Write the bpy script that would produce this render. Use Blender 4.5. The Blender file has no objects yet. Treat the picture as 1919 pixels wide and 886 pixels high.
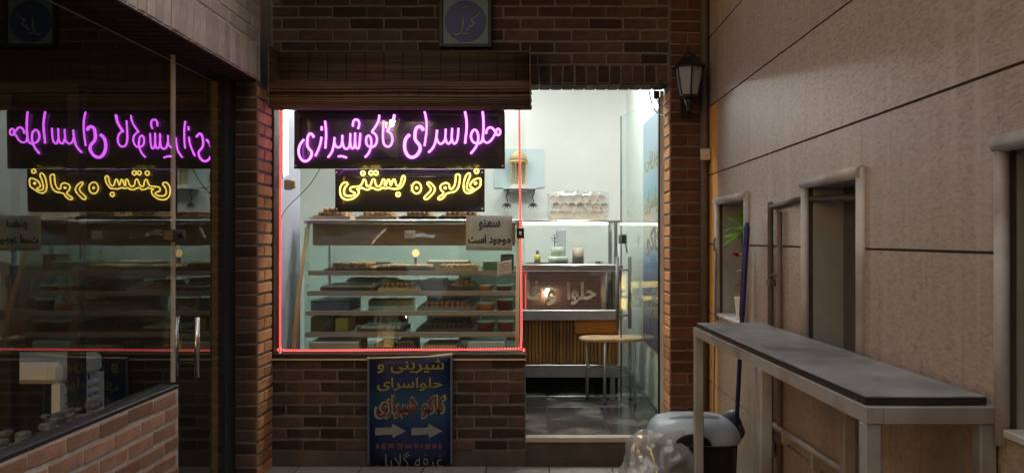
import bpy, bmesh, math, random
from mathutils import Vector, Matrix, noise
random.seed(7)
R = math.radians
S = bpy.context.scene
COL = S.collection

# ------------------------------------------------------------------ camera, sky, sun, exposure
EYE = 1.47
F = 1420.0                       # focal length in photo pixels
cam_d = bpy.data.cameras.new('camera')
cam = bpy.data.objects.new('camera', cam_d)
COL.objects.link(cam)
cam.location = (0, 0, EYE)
cam.rotation_euler = (R(90), 0, 0)
cam_d.sensor_width = 36
cam_d.lens = 36 * F / 1919
cam_d.shift_x = -40.5 / 1919
cam_d.shift_y = 4 / 1919
cam_d.clip_start = 0.05
cam_d.clip_end = 600
S.camera = cam

w = bpy.data.worlds.new('World')
S.world = w
w.use_nodes = True
wn = w.node_tree
bg = wn.nodes['Background']
sky = wn.nodes.new('ShaderNodeTexSky')
sky.sky_type = 'NISHITA'
sky.sun_disc = False
sky.sun_elevation = R(4)
sky.sun_rotation = R(215)
sky.air_density = 1.2
sky.dust_density = 2.0
wn.links.new(sky.outputs[0], bg.inputs[0])
bg.inputs[1].default_value = 0.10

sun_d = bpy.data.lights.new('sun', 'SUN')
sun_d.energy = 0.8
sun_d.angle = R(100)
sun_d.color = (1.0, 0.92, 0.86)
sun = bpy.data.objects.new('sun', sun_d)
COL.objects.link(sun)
sun.rotation_euler = Vector((-0.25, 0.0, -1.0)).to_track_quat('-Z', 'Y').to_euler()

S.view_settings.view_transform = 'Standard'
S.view_settings.look = 'None'
S.view_settings.gamma = 1
S.view_settings.exposure = 1.2
S.cycles.use_denoising = True
S.cycles.max_bounces = 10
S.cycles.diffuse_bounces = 4
S.cycles.glossy_bounces = 5
S.cycles.transparent_max_bounces = 24
S.cycles.sample_clamp_indirect = 3.0
S.cycles.caustics_reflective = False
S.cycles.caustics_refractive = False


def W(x, y, d):
    """a point seen at photo pixel (x, y) that stands d metres ahead"""
    return Vector(((x - 1000) / F * d, d, EYE + (447 - y) / F * d))


def PX(x, d): return (x - 1000) / F * d
def PZ(y, d): return EYE + (447 - y) / F * d


# ------------------------------------------------------------------ materials
M = {}


def pm(name, col, rough=0.6, metal=0.0, var=0.15, scale=8.0, bump=0.0, rnd=0.0, spec=0.5, stretch=(1, 1, 1), world=False, bscale=None, tint=None):
    m = bpy.data.materials.new(name)
    m.use_nodes = True
    nt = m.node_tree
    b = nt.nodes['Principled BSDF']
    b.inputs['Roughness'].default_value = rough
    b.inputs['Metallic'].default_value = metal
    b.inputs['Specular IOR Level'].default_value = spec
    tc = nt.nodes.new('ShaderNodeTexCoord')
    mp = nt.nodes.new('ShaderNodeMapping')
    mp.inputs['Scale'].default_value = stretch
    if world:
        g = nt.nodes.new('ShaderNodeNewGeometry')
        nt.links.new(g.outputs['Position'], mp.inputs[0])
    else:
        nt.links.new(tc.outputs['Object'], mp.inputs[0])
    n = nt.nodes.new('ShaderNodeTexNoise')
    n.inputs['Scale'].default_value = scale
    n.inputs['Detail'].default_value = 6
    n.inputs['Roughness'].default_value = 0.62
    nt.links.new(mp.outputs[0], n.inputs['Vector'])
    mr = nt.nodes.new('ShaderNodeMapRange')
    mr.inputs['From Min'].default_value = 0.25
    mr.inputs['From Max'].default_value = 0.75
    mr.inputs['To Min'].default_value = 1 - var
    mr.inputs['To Max'].default_value = 1 + var
    nt.links.new(n.outputs['Fac'], mr.inputs['Value'])
    val = mr.outputs[0]
    if rnd:
        oi = nt.nodes.new('ShaderNodeObjectInfo')
        r2 = nt.nodes.new('ShaderNodeMapRange')
        r2.inputs['To Min'].default_value = 1 - rnd
        r2.inputs['To Max'].default_value = 1 + rnd
        nt.links.new(oi.outputs['Random'], r2.inputs['Value'])
        mu = nt.nodes.new('ShaderNodeMath')
        mu.operation = 'MULTIPLY'
        nt.links.new(val, mu.inputs[0])
        nt.links.new(r2.outputs[0], mu.inputs[1])
        val = mu.outputs[0]
    base = nt.nodes.new('ShaderNodeRGB')
    base.outputs[0].default_value = (*col, 1)
    src = base.outputs[0]
    if tint:
        mx = nt.nodes.new('ShaderNodeMix')
        mx.data_type = 'RGBA'
        n2 = nt.nodes.new('ShaderNodeTexNoise')
        n2.inputs['Scale'].default_value = scale * 0.37
        n2.inputs['Detail'].default_value = 4
        nt.links.new(mp.outputs[0], n2.inputs['Vector'])
        r3 = nt.nodes.new('ShaderNodeMapRange')
        r3.inputs['From Min'].default_value = 0.45
        r3.inputs['From Max'].default_value = 0.7
        nt.links.new(n2.outputs['Fac'], r3.inputs['Value'])
        nt.links.new(r3.outputs[0], mx.inputs[0])
        nt.links.new(src, mx.inputs[6])
        mx.inputs[7].default_value = (*tint, 1)
        src = mx.outputs[2]
    vm = nt.nodes.new('ShaderNodeVectorMath')
    vm.operation = 'SCALE'
    nt.links.new(src, vm.inputs[0])
    nt.links.new(val, vm.inputs['Scale'])
    nt.links.new(vm.outputs[0], b.inputs['Base Color'])
    if bump:
        bp = nt.nodes.new('ShaderNodeBump')
        bp.inputs['Strength'].default_value = bump
        bp.inputs['Distance'].default_value = 0.01
        if bscale:
            n3 = nt.nodes.new('ShaderNodeTexNoise')
            n3.inputs['Scale'].default_value = bscale
            n3.inputs['Detail'].default_value = 5
            nt.links.new(mp.outputs[0], n3.inputs['Vector'])
            nt.links.new(n3.outputs['Fac'], bp.inputs['Height'])
        else:
            nt.links.new(n.outputs['Fac'], bp.inputs['Height'])
        nt.links.new(bp.outputs[0], b.inputs['Normal'])
    M[name] = m
    return m


def em(name, col, strength):
    m = bpy.data.materials.new(name)
    m.use_nodes = True
    nt = m.node_tree
    nt.nodes.clear()
    e = nt.nodes.new('ShaderNodeEmission')
    e.inputs[0].default_value = (*col, 1)
    e.inputs[1].default_value = strength
    o = nt.nodes.new('ShaderNodeOutputMaterial')
    nt.links.new(e.outputs[0], o.inputs[0])
    M[name] = m
    return m


def glass(name, f0=0.05, tint=(0.95, 0.98, 0.97), rough=0.0, haze=0.0):
    """clear pane: passes light straight on, mirrors more at a flat angle"""
    m = bpy.data.materials.new(name)
    m.use_nodes = True
    nt = m.node_tree
    nt.nodes.clear()
    t = nt.nodes.new('ShaderNodeBsdfTransparent')
    t.inputs[0].default_value = (*tint, 1)
    g = nt.nodes.new('ShaderNodeBsdfGlossy')
    g.inputs['Roughness'].default_value = rough
    g.inputs['Color'].default_value = (1, 1, 1, 1)
    lw = nt.nodes.new('ShaderNodeLayerWeight')
    lw.inputs[0].default_value = 0.5
    p = nt.nodes.new('ShaderNodeMath'); p.operation = 'POWER'; p.inputs[1].default_value = 5
    nt.links.new(lw.outputs['Facing'], p.inputs[0])
    ma = nt.nodes.new('ShaderNodeMath'); ma.operation = 'MULTIPLY_ADD'
    ma.inputs[1].default_value = 1 - f0
    ma.inputs[2].default_value = f0
    nt.links.new(p.outputs[0], ma.inputs[0])
    ge = nt.nodes.new('ShaderNodeNewGeometry')
    inv = nt.nodes.new('ShaderNodeMath'); inv.operation = 'SUBTRACT'; inv.inputs[0].default_value = 1
    nt.links.new(ge.outputs['Backfacing'], inv.inputs[1])
    mu = nt.nodes.new('ShaderNodeMath'); mu.operation = 'MULTIPLY'
    nt.links.new(ma.outputs[0], mu.inputs[0])
    nt.links.new(inv.outputs[0], mu.inputs[1])
    mx = nt.nodes.new('ShaderNodeMixShader')
    nt.links.new(mu.outputs[0], mx.inputs[0])
    nt.links.new(t.outputs[0], mx.inputs[1])
    nt.links.new(g.outputs[0], mx.inputs[2])
    out = mx.outputs[0]
    if haze:
        df = nt.nodes.new('ShaderNodeBsdfDiffuse')
        df.inputs[0].default_value = (0.8, 0.8, 0.8, 1)
        m2 = nt.nodes.new('ShaderNodeMixShader')
        m2.inputs[0].default_value = haze
        nt.links.new(out, m2.inputs[1])
        nt.links.new(df.outputs[0], m2.inputs[2])
        out = m2.outputs[0]
    o = nt.nodes.new('ShaderNodeOutputMaterial')
    nt.links.new(out, o.inputs[0])
    M[name] = m
    return m


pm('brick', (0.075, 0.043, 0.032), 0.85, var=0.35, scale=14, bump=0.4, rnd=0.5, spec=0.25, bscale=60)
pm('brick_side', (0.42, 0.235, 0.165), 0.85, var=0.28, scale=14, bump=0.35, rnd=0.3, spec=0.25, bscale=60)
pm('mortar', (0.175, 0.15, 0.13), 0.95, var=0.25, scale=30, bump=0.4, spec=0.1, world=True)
pm('brick_warm', (0.46, 0.22, 0.10), 0.85, var=0.28, scale=14, bump=0.35, rnd=0.3, spec=0.25, bscale=60)  # orange light on pier side and door jamb put into the brick colour
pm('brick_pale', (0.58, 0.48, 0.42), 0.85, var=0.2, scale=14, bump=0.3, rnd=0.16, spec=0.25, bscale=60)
pm('brick_pilaster', (0.105, 0.047, 0.027), 0.85, var=0.3, scale=14, bump=0.35, rnd=0.3, spec=0.25, bscale=60)  # brick with the pilaster's warm glow mixed into its colour
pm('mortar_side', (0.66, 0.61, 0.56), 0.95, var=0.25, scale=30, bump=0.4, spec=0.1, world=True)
pm('plinth', (0.10, 0.075, 0.06), 0.9, var=0.35, scale=6, bump=0.3, world=True)
def stone_mat(name, col, dark, pale, rough):
    m = pm(name, col, rough, var=0.30, scale=46, rnd=0.05, spec=0.42, stretch=(1, 0.8, 2.2), world=True)
    nt = m.node_tree
    b = nt.nodes['Principled BSDF']
    src = b.inputs['Base Color'].links[0].from_socket
    g = nt.nodes.new('ShaderNodeNewGeometry')

    def field(sc, stretch, lo, hi, detail=5):
        mp = nt.nodes.new('ShaderNodeMapping'); mp.inputs['Scale'].default_value = stretch
        nt.links.new(g.outputs['Position'], mp.inputs[0])
        n = nt.nodes.new('ShaderNodeTexNoise'); n.inputs['Scale'].default_value = sc; n.inputs['Detail'].default_value = detail
        nt.links.new(mp.outputs[0], n.inputs['Vector'])
        r = nt.nodes.new('ShaderNodeMapRange'); r.inputs['From Min'].default_value = lo; r.inputs['From Max'].default_value = hi
        nt.links.new(n.outputs['Fac'], r.inputs['Value'])
        return r.outputs[0], n.outputs['Fac']

    def mix(fac, k, col2):
        global_src = nt.nodes.new('ShaderNodeMix'); global_src.data_type = 'RGBA'
        mu = nt.nodes.new('ShaderNodeMath'); mu.operation = 'MULTIPLY'; mu.inputs[1].default_value = k
        nt.links.new(fac, mu.inputs[0]); nt.links.new(mu.outputs[0], global_src.inputs[0])
        global_src.inputs[7].default_value = (*col2, 1)
        return global_src
    pits, praw = field(34, (1, .8, 3.0), .57, .66)          # small sideways pits
    x = mix(pits, .62, dark); nt.links.new(src, x.inputs[6]); src = x.outputs[2]
    run, _ = field(6, (1, 2.2, .12), .55, .72)              # lime runs down the face
    x = mix(run, .55, pale); nt.links.new(src, x.inputs[6]); src = x.outputs[2]
    drt, _ = field(7, (1, 2.6, .22), .62, .78)              # dirt runs
    x = mix(drt, .62, (dark[0] * .6, dark[1] * .55, dark[2] * .5)); nt.links.new(src, x.inputs[6]); src = x.outputs[2]
    nt.links.new(src, b.inputs['Base Color'])
    bp = nt.nodes.new('ShaderNodeBump'); bp.inputs['Strength'].default_value = .10; bp.inputs['Distance'].default_value = .004
    bp.invert = True
    nt.links.new(pits, bp.inputs['Height']); nt.links.new(bp.outputs[0], b.inputs['Normal'])


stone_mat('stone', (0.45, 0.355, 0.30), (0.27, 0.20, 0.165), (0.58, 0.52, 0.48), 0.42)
stone_mat('stone_warm_lit', (0.38, 0.285, 0.205), (0.28, 0.19, 0.125), (0.52, 0.44, 0.34), 0.45)  # lower stone, warm light from the doorway painted into its colour
pm('stone_glow', (0.76, 0.40, 0.12), 0.7, var=0.14, scale=5, bump=0.12, spec=0.3, stretch=(1, 1, 0.5), world=True, bscale=30)  # far wall end, warm light painted on as an orange base colour
pm('joint', (0.075, 0.055, 0.045), 0.95, var=0.3, scale=12, world=True)
pm('white_trim', (0.62, 0.61, 0.62), 0.45, var=0.16, scale=10, world=True, tint=(0.36, 0.30, 0.26))
pm('recess', (0.32, 0.32, 0.31), 0.8, var=0.2, scale=5, world=True)
pm('recess_dark', (0.09, 0.085, 0.085), 0.35, var=0.2, scale=4, world=True)
pm('ground', (0.16, 0.15, 0.14), 0.85, var=0.25, scale=3, bump=0.2, world=True)
pm('slab', (0.30, 0.28, 0.26), 0.75, var=0.22, scale=9, bump=0.15, rnd=0.12)
pm('concrete', (0.22, 0.21, 0.20), 0.9, var=0.15, scale=4, world=True)
pm('black_metal', (0.012, 0.011, 0.011), 0.42, var=0.2, scale=20)
pm('dark_frame', (0.02, 0.014, 0.011), 0.5, var=0.3, scale=10)
pm('sill_black', (0.035, 0.035, 0.037), 0.4, var=0.25, scale=12)
pm('bamboo', (0.16, 0.095, 0.05), 0.6, var=0.4, scale=5, bump=0.2, stretch=(0.35, 2, 14), world=True, tint=(0.07, 0.04, 0.022))
pm('string', (0.03, 0.022, 0.016), 0.9)
pm('steel', (0.62, 0.62, 0.61), 0.22, metal=1.0, var=0.1, scale=12, stretch=(0.2, 1, 6))
pm('steel_dull', (0.42, 0.42, 0.42), 0.4, metal=0.9, var=0.15, scale=12)
pm('chrome', (0.8, 0.8, 0.8), 0.08, metal=1.0, var=0.03)
pm('brown_metal', (0.40, 0.27, 0.18), 0.5, metal=0.6, var=0.2, scale=4, stretch=(0.4, 1, 5))
pm('brass', (0.62, 0.43, 0.22), 0.38, metal=0.45, var=0.1, scale=6)
pm('rail', (0.52, 0.41, 0.385), 0.4, metal=0.15, var=0.12, scale=5)
pm('gold', (0.75, 0.53, 0.20), 0.3, metal=0.8, var=0.1)
pm('gold_dome', (0.50, 0.38, 0.22), 0.5, metal=0.3, var=0.15, scale=20)
pm('wall_white', (0.80, 0.81, 0.78), 0.75, var=0.04, scale=2, world=True)
pm('ceiling_white', (0.82, 0.82, 0.80), 0.85, var=0.03, scale=2, world=True)
pm('lavender', (0.56, 0.52, 0.66), 0.35, var=0.1, scale=2, world=True)
pm('floor_tile', (0.075, 0.072, 0.07), 0.16, var=0.7, scale=5, rnd=0.35, tint=(0.22, 0.20, 0.18))
pm('grout', (0.05, 0.048, 0.045), 0.8)
pm('threshold', (0.50, 0.42, 0.33), 0.6, var=0.12, scale=10)
pm('wood_slat', (0.40, 0.19, 0.055), 0.4, var=0.35, scale=6, rnd=0.35, stretch=(3, 3, 0.4))
pm('wood_orange', (0.55, 0.20, 0.03), 0.4, var=0.2, scale=6, stretch=(3, 3, 0.4))
pm('wood_seat', (0.62, 0.42, 0.23), 0.45, var=0.12, scale=5, stretch=(0.5, 4, 4))
pm('void', (0.008, 0.008, 0.008), 0.9)
pm('acrylic_black', (0.055, 0.050, 0.058), 0.12, var=0.2, scale=2, bump=0.25, bscale=1.8, spec=0.6)
pm('paint_grey', (0.40, 0.385, 0.375), 0.5, var=0.16, scale=9, bump=0.08, tint=(0.21, 0.165, 0.135))
pm('table_top', (0.29, 0.31, 0.315), 0.42, var=0.22, scale=11, bump=0.06, tint=(0.15, 0.155, 0.155))
pm('table_edge', (0.02, 0.018, 0.017), 0.6, var=0.4, scale=20)
pm('blue_stick', (0.012, 0.018, 0.12), 0.4, var=0.1)
pm('grey_stick', (0.20, 0.19, 0.18), 0.5, var=0.15)
pm('pipe', (0.10, 0.075, 0.06), 0.55, var=0.25, scale=14)
pm('pipe_light', (0.42, 0.36, 0.31), 0.5, var=0.2, scale=14)
pm('pipe_brown', (0.16, 0.085, 0.06), 0.6, var=0.25, scale=14)
pm('cream_plastic', (0.60, 0.50, 0.36), 0.5, var=0.08)
pm('bin_lid', (0.42, 0.50, 0.57), 0.35, var=0.08, scale=6)
pm('bin_body', (0.018, 0.020, 0.022), 0.38, var=0.3, scale=8, bump=0.5, bscale=16)
pm('leaf', (0.20, 0.48, 0.05), 0.5, var=0.3, scale=12, rnd=0.3)
pm('dry_leaf', (0.20, 0.12, 0.06), 0.7, var=0.3, rnd=0.3)
pm('red_petal', (0.35, 0.02, 0.03), 0.5, var=0.2)
pm('stem', (0.09, 0.07, 0.03), 0.8)
pm('pot_white', (0.72, 0.70, 0.67), 0.4, var=0.06)
pm('banner_blue', (0.012, 0.03, 0.16), 0.5, var=0.3, scale=2)
pm('banner_teal', (0.015, 0.11, 0.22), 0.5, var=0.2, scale=3)
pm('banner_edge', (0.10, 0.115, 0.15), 0.5)
pm('ink_yellow', (0.30, 0.25, 0.04), 0.5, var=0.1)
pm('ink_red', (0.15, 0.022, 0.02), 0.5, var=0.1)
pm('ink_cream', (0.29, 0.26, 0.19), 0.5, var=0.1)
pm('ink_white', (0.27, 0.255, 0.23), 0.5, var=0.1)
pm('ink_black', (0.012, 0.012, 0.014), 0.5)
pm('ink_navy', (0.01, 0.035, 0.12), 0.45)
pm('ink_faded', (0.16, 0.05, 0.07), 0.6)
pm('ink_tan', (0.66, 0.56, 0.40), 0.5, var=0.05)
pm('paper', (0.66, 0.69, 0.70), 0.22, var=0.10, scale=18, bump=0.5, bscale=14)
pm('paper_note', (0.72, 0.70, 0.66), 0.6, var=0.06)
pm('sign_navy', (0.008, 0.026, 0.17), 0.3, var=0.15)
pm('sign_pale', (0.15, 0.19, 0.25), 0.3, var=0.12, scale=40)
pm('cake_brown', (0.50, 0.29, 0.15), 0.8, var=0.35, scale=40, bump=0.6, bscale=90)
pm('cake_tan', (0.62, 0.42, 0.22), 0.8, var=0.35, scale=40, bump=0.6, bscale=90)
pm('cake_dark', (0.07, 0.04, 0.025), 0.7, var=0.4, scale=30, bump=0.5)
pm('tray_dark', (0.10, 0.09, 0.085), 0.4, metal=0.4, var=0.2)
pm('tray_foil', (0.75, 0.60, 0.36), 0.3, metal=0.7, var=0.15, scale=30, bump=0.4)
pm('box_green', (0.12, 0.26, 0.17), 0.5)
pm('box_steel', (0.35, 0.38, 0.42), 0.3, metal=0.6)
pm('box_brown', (0.14, 0.075, 0.05), 0.6, var=0.2)
pm('box_yellow', (0.42, 0.34, 0.06), 0.6, var=0.2)
pm('box_blue', (0.10, 0.14, 0.22), 0.4, var=0.15)
pm('tub_orange', (0.62, 0.22, 0.03), 0.25, var=0.12)
pm('tub_red', (0.13, 0.015, 0.010), 0.2, var=0.2)
pm('tub_lid', (0.55, 0.60, 0.60), 0.25)
pm('cream_paper', (0.66, 0.60, 0.48), 0.7, var=0.08)
pm('cup', (0.78, 0.67, 0.58), 0.7, var=0.06, rnd=0.06)
pm('cup_inner', (0.58, 0.50, 0.44), 0.8, var=0.06)
pm('tray_wood', (0.66, 0.55, 0.36), 0.6, var=0.1)
pm('cake_mint', (0.72, 0.78, 0.66), 0.5, var=0.03)
pm('card_blue', (0.62, 0.72, 0.75), 0.2, var=0.03)
pm('plate_grey', (0.38, 0.42, 0.45), 0.3, var=0.1)
pm('oil', (0.70, 0.55, 0.12), 0.15, var=0.05)
pm('cooler_white', (0.80, 0.83, 0.83), 0.5, var=0.1, scale=6)
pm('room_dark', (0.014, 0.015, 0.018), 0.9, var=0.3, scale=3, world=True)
pm('clutter', (0.10, 0.10, 0.09), 0.6, var=0.5, scale=20, rnd=0.5)
pm('mirror', (0.72, 0.70, 0.68), 0.03, metal=1.0, var=0.01)
pm('gel_red', (0.5, 0.03, 0.03), 0.3)
em('neon_purple', (0.80, 0.13, 1.0), 2.6)
em('neon_yellow', (1.0, 0.68, 0.12), 2.1)
em('led_red', (1.0, 0.015, 0.018), 0.5)
em('led_dot', (1.0, 0.40, 0.33), 1.2)
em('tube_light', (0.95, 1.0, 0.94), 30.0)
em('side_tube', (1.0, 0.93, 0.82), 3.0)
em('case_light', (1.0, 0.94, 0.84), 12.0)
em('added_lantern_glow', (1.0, 0.74, 0.48), 190.0)
em('lantern_dim', (1.0, 0.80, 0.55), 70.0)
em('bulb_warm', (1.0, 0.62, 0.26), 0.75)
glass('lantern_clear', 0.05, (0.96, 0.95, 0.92), rough=0.05, haze=0.04)
glass('glass_side', 0.15, (0.88, 0.92, 0.93))
glass('glass_window', 0.055, (0.96, 0.985, 0.975))
glass('glass_case', 0.04, (0.93, 0.97, 0.96))
glass('glass_door', 0.07, (0.90, 0.96, 0.94), haze=0.03)
glass('glass_rear', 0.05, (0.80, 0.88, 0.85), rough=0.1, haze=0.10)
glass('glass_shelf', 0.05, (0.78, 0.90, 0.87))
glass('film', 0.07, (0.95, 0.95, 0.94), rough=0.12, haze=0.04)
glass('bag_clear', 0.16, (0.88, 0.87, 0.86), rough=0.13, haze=0.27)
glass('lantern_pane', 0.10, (0.55, 0.55, 0.53), rough=0.1, haze=0.30)


# ------------------------------------------------------------------ mesh helpers
def tag(o, label=None, cat=None, group=None, kind=None):
    if label: o['label'] = label
    if cat: o['category'] = cat
    if group: o['group'] = group
    if kind: o['kind'] = kind
    return o


def empty(name, loc=(0, 0, 0)):
    o = bpy.data.objects.new(name, None)
    o.location = loc
    o.empty_display_size = 0.1
    COL.objects.link(o)
    return o


def link(name, me, parent=None):
    """mesh data given in world coordinates; a parent's own location is taken off"""
    o = bpy.data.objects.new(name, me)
    COL.objects.link(o)
    if parent is not None:
        o.parent = parent
        off = Vector((0, 0, 0))
        p = parent
        while p is not None:
            off += p.location
            p = p.parent
        o.location = -off
    return o


def smooth_pts(pts, n=5, closed=False):
    pts = [Vector(p) for p in pts]
    out = []
    k = len(pts)
    rng = range(k) if closed else range(k - 1)
    for i in rng:
        if closed:
            p0, p1, p2, p3 = pts[(i - 1) % k], pts[i], pts[(i + 1) % k], pts[(i + 2) % k]
        else:
            p0, p1, p2, p3 = pts[max(i - 1, 0)], pts[i], pts[i + 1], pts[min(i + 2, k - 1)]
        for j in range(n):
            t = j / n
            out.append(0.5 * ((2 * p1) + (p2 - p0) * t + (2 * p0 - 5 * p1 + 4 * p2 - p3) * t * t + (3 * p1 - p0 - 3 * p2 + p3) * t ** 3))
    if not closed:
        out.append(pts[-1])
    return out


class MB:
    def __init__(s):
        s.v, s.f, s.sm = [], [], []

    def face(s, idx, sm=False):
        s.f.append(tuple(idx)); s.sm.append(sm)

    def box(s, x0, x1, y0, y1, z0, z1):
        b = len(s.v)
        s.v += [(x0, y0, z0), (x1, y0, z0), (x1, y1, z0), (x0, y1, z0), (x0, y0, z1), (x1, y0, z1), (x1, y1, z1), (x0, y1, z1)]
        for q in ((0, 3, 2, 1), (4, 5, 6, 7), (0, 1, 5, 4), (1, 2, 6, 5), (2, 3, 7, 6), (3, 0, 4, 7)):
            s.face([b + i for i in q])
        return s

    def bbox(s, x0, x1, y0, y1, z0, z1, c=0.004):
        """box with chamfered edges"""
        bm = bmesh.new()
        bmesh.ops.create_cube(bm, size=1)
        for v in bm.verts:
            v.co = ((x0 + x1) / 2 + v.co.x * (x1 - x0), (y0 + y1) / 2 + v.co.y * (y1 - y0), (z0 + z1) / 2 + v.co.z * (z1 - z0))
        bmesh.ops.bevel(bm, geom=bm.edges[:], offset=c, segments=1, affect='EDGES')
        s.add_bm(bm)
        bm.free()
        return s

    def add_bm(s, bm, sm=False):
        b = len(s.v)
        bm.verts.index_update()
        s.v += [tuple(v.co) for v in bm.verts]
        for f in bm.faces:
            s.face([b + v.index for v in f.verts], sm)

    def add_mesh(s, me, mat4, sm=False):
        b = len(s.v)
        s.v += [tuple(mat4 @ v.co) for v in me.vertices]
        for p in me.polygons:
            s.face([b + i for i in p.vertices], sm)

    def tube(s, pts, r, n=8, closed=False, sm=True, cap=True):
        pts = [Vector(p) for p in pts]
        k = len(pts)
        rs = r if isinstance(r, (list, tuple)) else [r] * k
        b = len(s.v)
        up = None
        for i, p in enumerate(pts):
            a = pts[(i - 1) % k] if closed else pts[max(i - 1, 0)]
            c = pts[(i + 1) % k] if closed else pts[min(i + 1, k - 1)]
            t = (c - a)
            t = t.normalized() if t.length > 1e-9 else Vector((0, 0, 1))
            if up is None:
                up = Vector((0, 0, 1)) if abs(t.z) < 0.9 else Vector((1, 0, 0))
            up = (up - t * up.dot(t))
            up = up.normalized() if up.length > 1e-6 else t.orthogonal().normalized()
            sd = t.cross(up)
            for j in range(n):
                an = 2 * math.pi * j / n
                s.v.append(tuple(p + (up * math.cos(an) + sd * math.sin(an)) * rs[i]))
        m = k if closed else k - 1
        for i in range(m):
            for j in range(n):
                a0 = b + i * n + j
                a1 = b + i * n + (j + 1) % n
                c0 = b + ((i + 1) % k) * n + j
                c1 = b + ((i + 1) % k) * n + (j + 1) % n
                s.face((a0, c0, c1, a1), sm)
        if cap and not closed:
            s.face([b + j for j in range(n)])
            s.face([b + (k - 1) * n + j for j in reversed(range(n))])
        return s

    def rings(s, rings, sm=True, cap=True):
        """loft closed rings of equal length"""
        b = len(s.v)
        n = len(rings[0])
        for r in rings:
            s.v += [tuple(p) for p in r]
        for i in range(len(rings) - 1):
            for j in range(n):
                s.face((b + i * n + j, b + i * n + (j + 1) % n, b + (i + 1) * n + (j + 1) % n, b + (i + 1) * n + j), sm)
        if cap:
            s.face([b + j for j in reversed(range(n))])
            s.face([b + (len(rings) - 1) * n + j for j in range(n)])
        return s

    def lathe(s, c, prof, n=16, sm=True, cap=True):
        cx, cy, cz = c
        return s.rings([[(cx + r * math.cos(2 * math.pi * j / n), cy + r * math.sin(2 * math.pi * j / n), cz + z) for j in range(n)] for r, z in prof], sm, cap)

    def prism(s, poly, axis, a, b_):
        """poly of 2D points extruded along axis from a to b_"""
        b = len(s.v)
        n = len(poly)
        for t in (a, b_):
            for (u, v) in poly:
                s.v.append({'x': (t, u, v), 'y': (u, t, v), 'z': (u, v, t)}[axis])
        s.face([b + i for i in range(n)])
        s.face([b + n + i for i in reversed(range(n))])
        for i in range(n):
            s.face((b + i, b + n + i, b + n + (i + 1) % n, b + (i + 1) % n))
        return s

    def build(s, name, mat, parent=None):
        me = bpy.data.meshes.new(name)
        me.from_pydata(s.v, [], s.f)
        bm = bmesh.new()
        bm.from_mesh(me)
        bmesh.ops.recalc_face_normals(bm, faces=bm.faces[:])
        bm.to_mesh(me)
        bm.free()
        for p, sm in zip(me.polygons, s.sm):
            p.use_smooth = sm
        me.materials.append(M[mat])
        return link(name, me, parent)


def box(name, mat, parent, *a, c=0.0):
    m = MB()
    m.bbox(*a, c=c) if c else m.box(*a)
    return m.build(name, mat, parent)


# ------------------------------------------------------------------ Persian lettering
FORMS = {'ا': (0xFE8D, 0xFE8E), 'ب': (0xFE8F,), 'ت': (0xFE95,), 'ج': (0xFE9D,), 'ح': (0xFEA1,), 'د': (0xFEA9, 0xFEAA), 'ر': (0xFEAD, 0xFEAE),
         'ز': (0xFEAF, 0xFEB0), 'س': (0xFEB1,), 'ش': (0xFEB5,), 'غ': (0xFECD,), 'ف': (0xFED1,), 'ک': (0xFB8E,), 'گ': (0xFB92,), 'ل': (0xFEDD,),
         'م': (0xFEE1,), 'ن': (0xFEE5,), 'ه': (0xFEE9,), 'و': (0xFEED, 0xFEEE), 'ی': (0xFBFC,)}


def shape(word):
    word = word.replace('لا', '\u0001')
    out = []
    for i, ch in enumerate(word):
        pv = word[i - 1] if i else ' '
        nx = word[i + 1] if i + 1 < len(word) else ' '
        jp = pv in FORMS and len(FORMS[pv]) == 1
        jn = nx in FORMS or nx == '\u0001'
        if ch == '\u0001':
            out.append(chr(0xFEFC if jp else 0xFEFB))
            continue
        if ch not in FORMS:
            out.append(ch)
            continue
        f = FORMS[ch]
        if len(f) == 2:
            out.append(chr(f[1] if jp else f[0]))
        else:
            b = f[0]
            out.append(chr(b + (3 if jp and jn else 1 if jp else 2 if jn else 0)))
    return ''.join(reversed(out))


def text_mesh(body, extrude=0.0, bold=0.0):
    cu = bpy.data.curves.new('lettering', 'FONT')
    cu.body = shape(body)
    cu.resolution_u = 2
    cu.extrude = extrude
    cu.offset = bold
    o = bpy.data.objects.new('lettering', cu)
    COL.objects.link(o)
    bpy.context.view_layer.update()
    me = bpy.data.meshes.new_from_object(o.evaluated_get(bpy.context.evaluated_depsgraph_get()))
    bpy.data.objects.remove(o)
    bpy.data.curves.remove(cu)
    return me


def lettering(name, body, mat, parent, frame, bold=0.0, thick=0.001):
    """text fitted into a rectangle; frame(u, v, w) maps u, v in 0..1 and depth w (m) to the world"""
    me = text_mesh(body, 0.5, bold)
    xs = [v.co.x for v in me.vertices]; ys = [v.co.y for v in me.vertices]
    x0, x1, y0, y1 = min(xs), max(xs), min(ys), max(ys)
    for v in me.vertices:
        v.co = frame((v.co.x - x0) / (x1 - x0), (v.co.y - y0) / (y1 - y0), v.co.z * 2 * thick)
    me.materials.append(M[mat])
    me.name = name
    return link(name, me, parent)


def front_frame(x0, x1, z0, z1, y):
    return lambda u, v, w: Vector((x0 + (x1 - x0) * u, y - w, z0 + (z1 - z0) * v))


# ------------------------------------------------------------------ bricks
BR = {}


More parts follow.
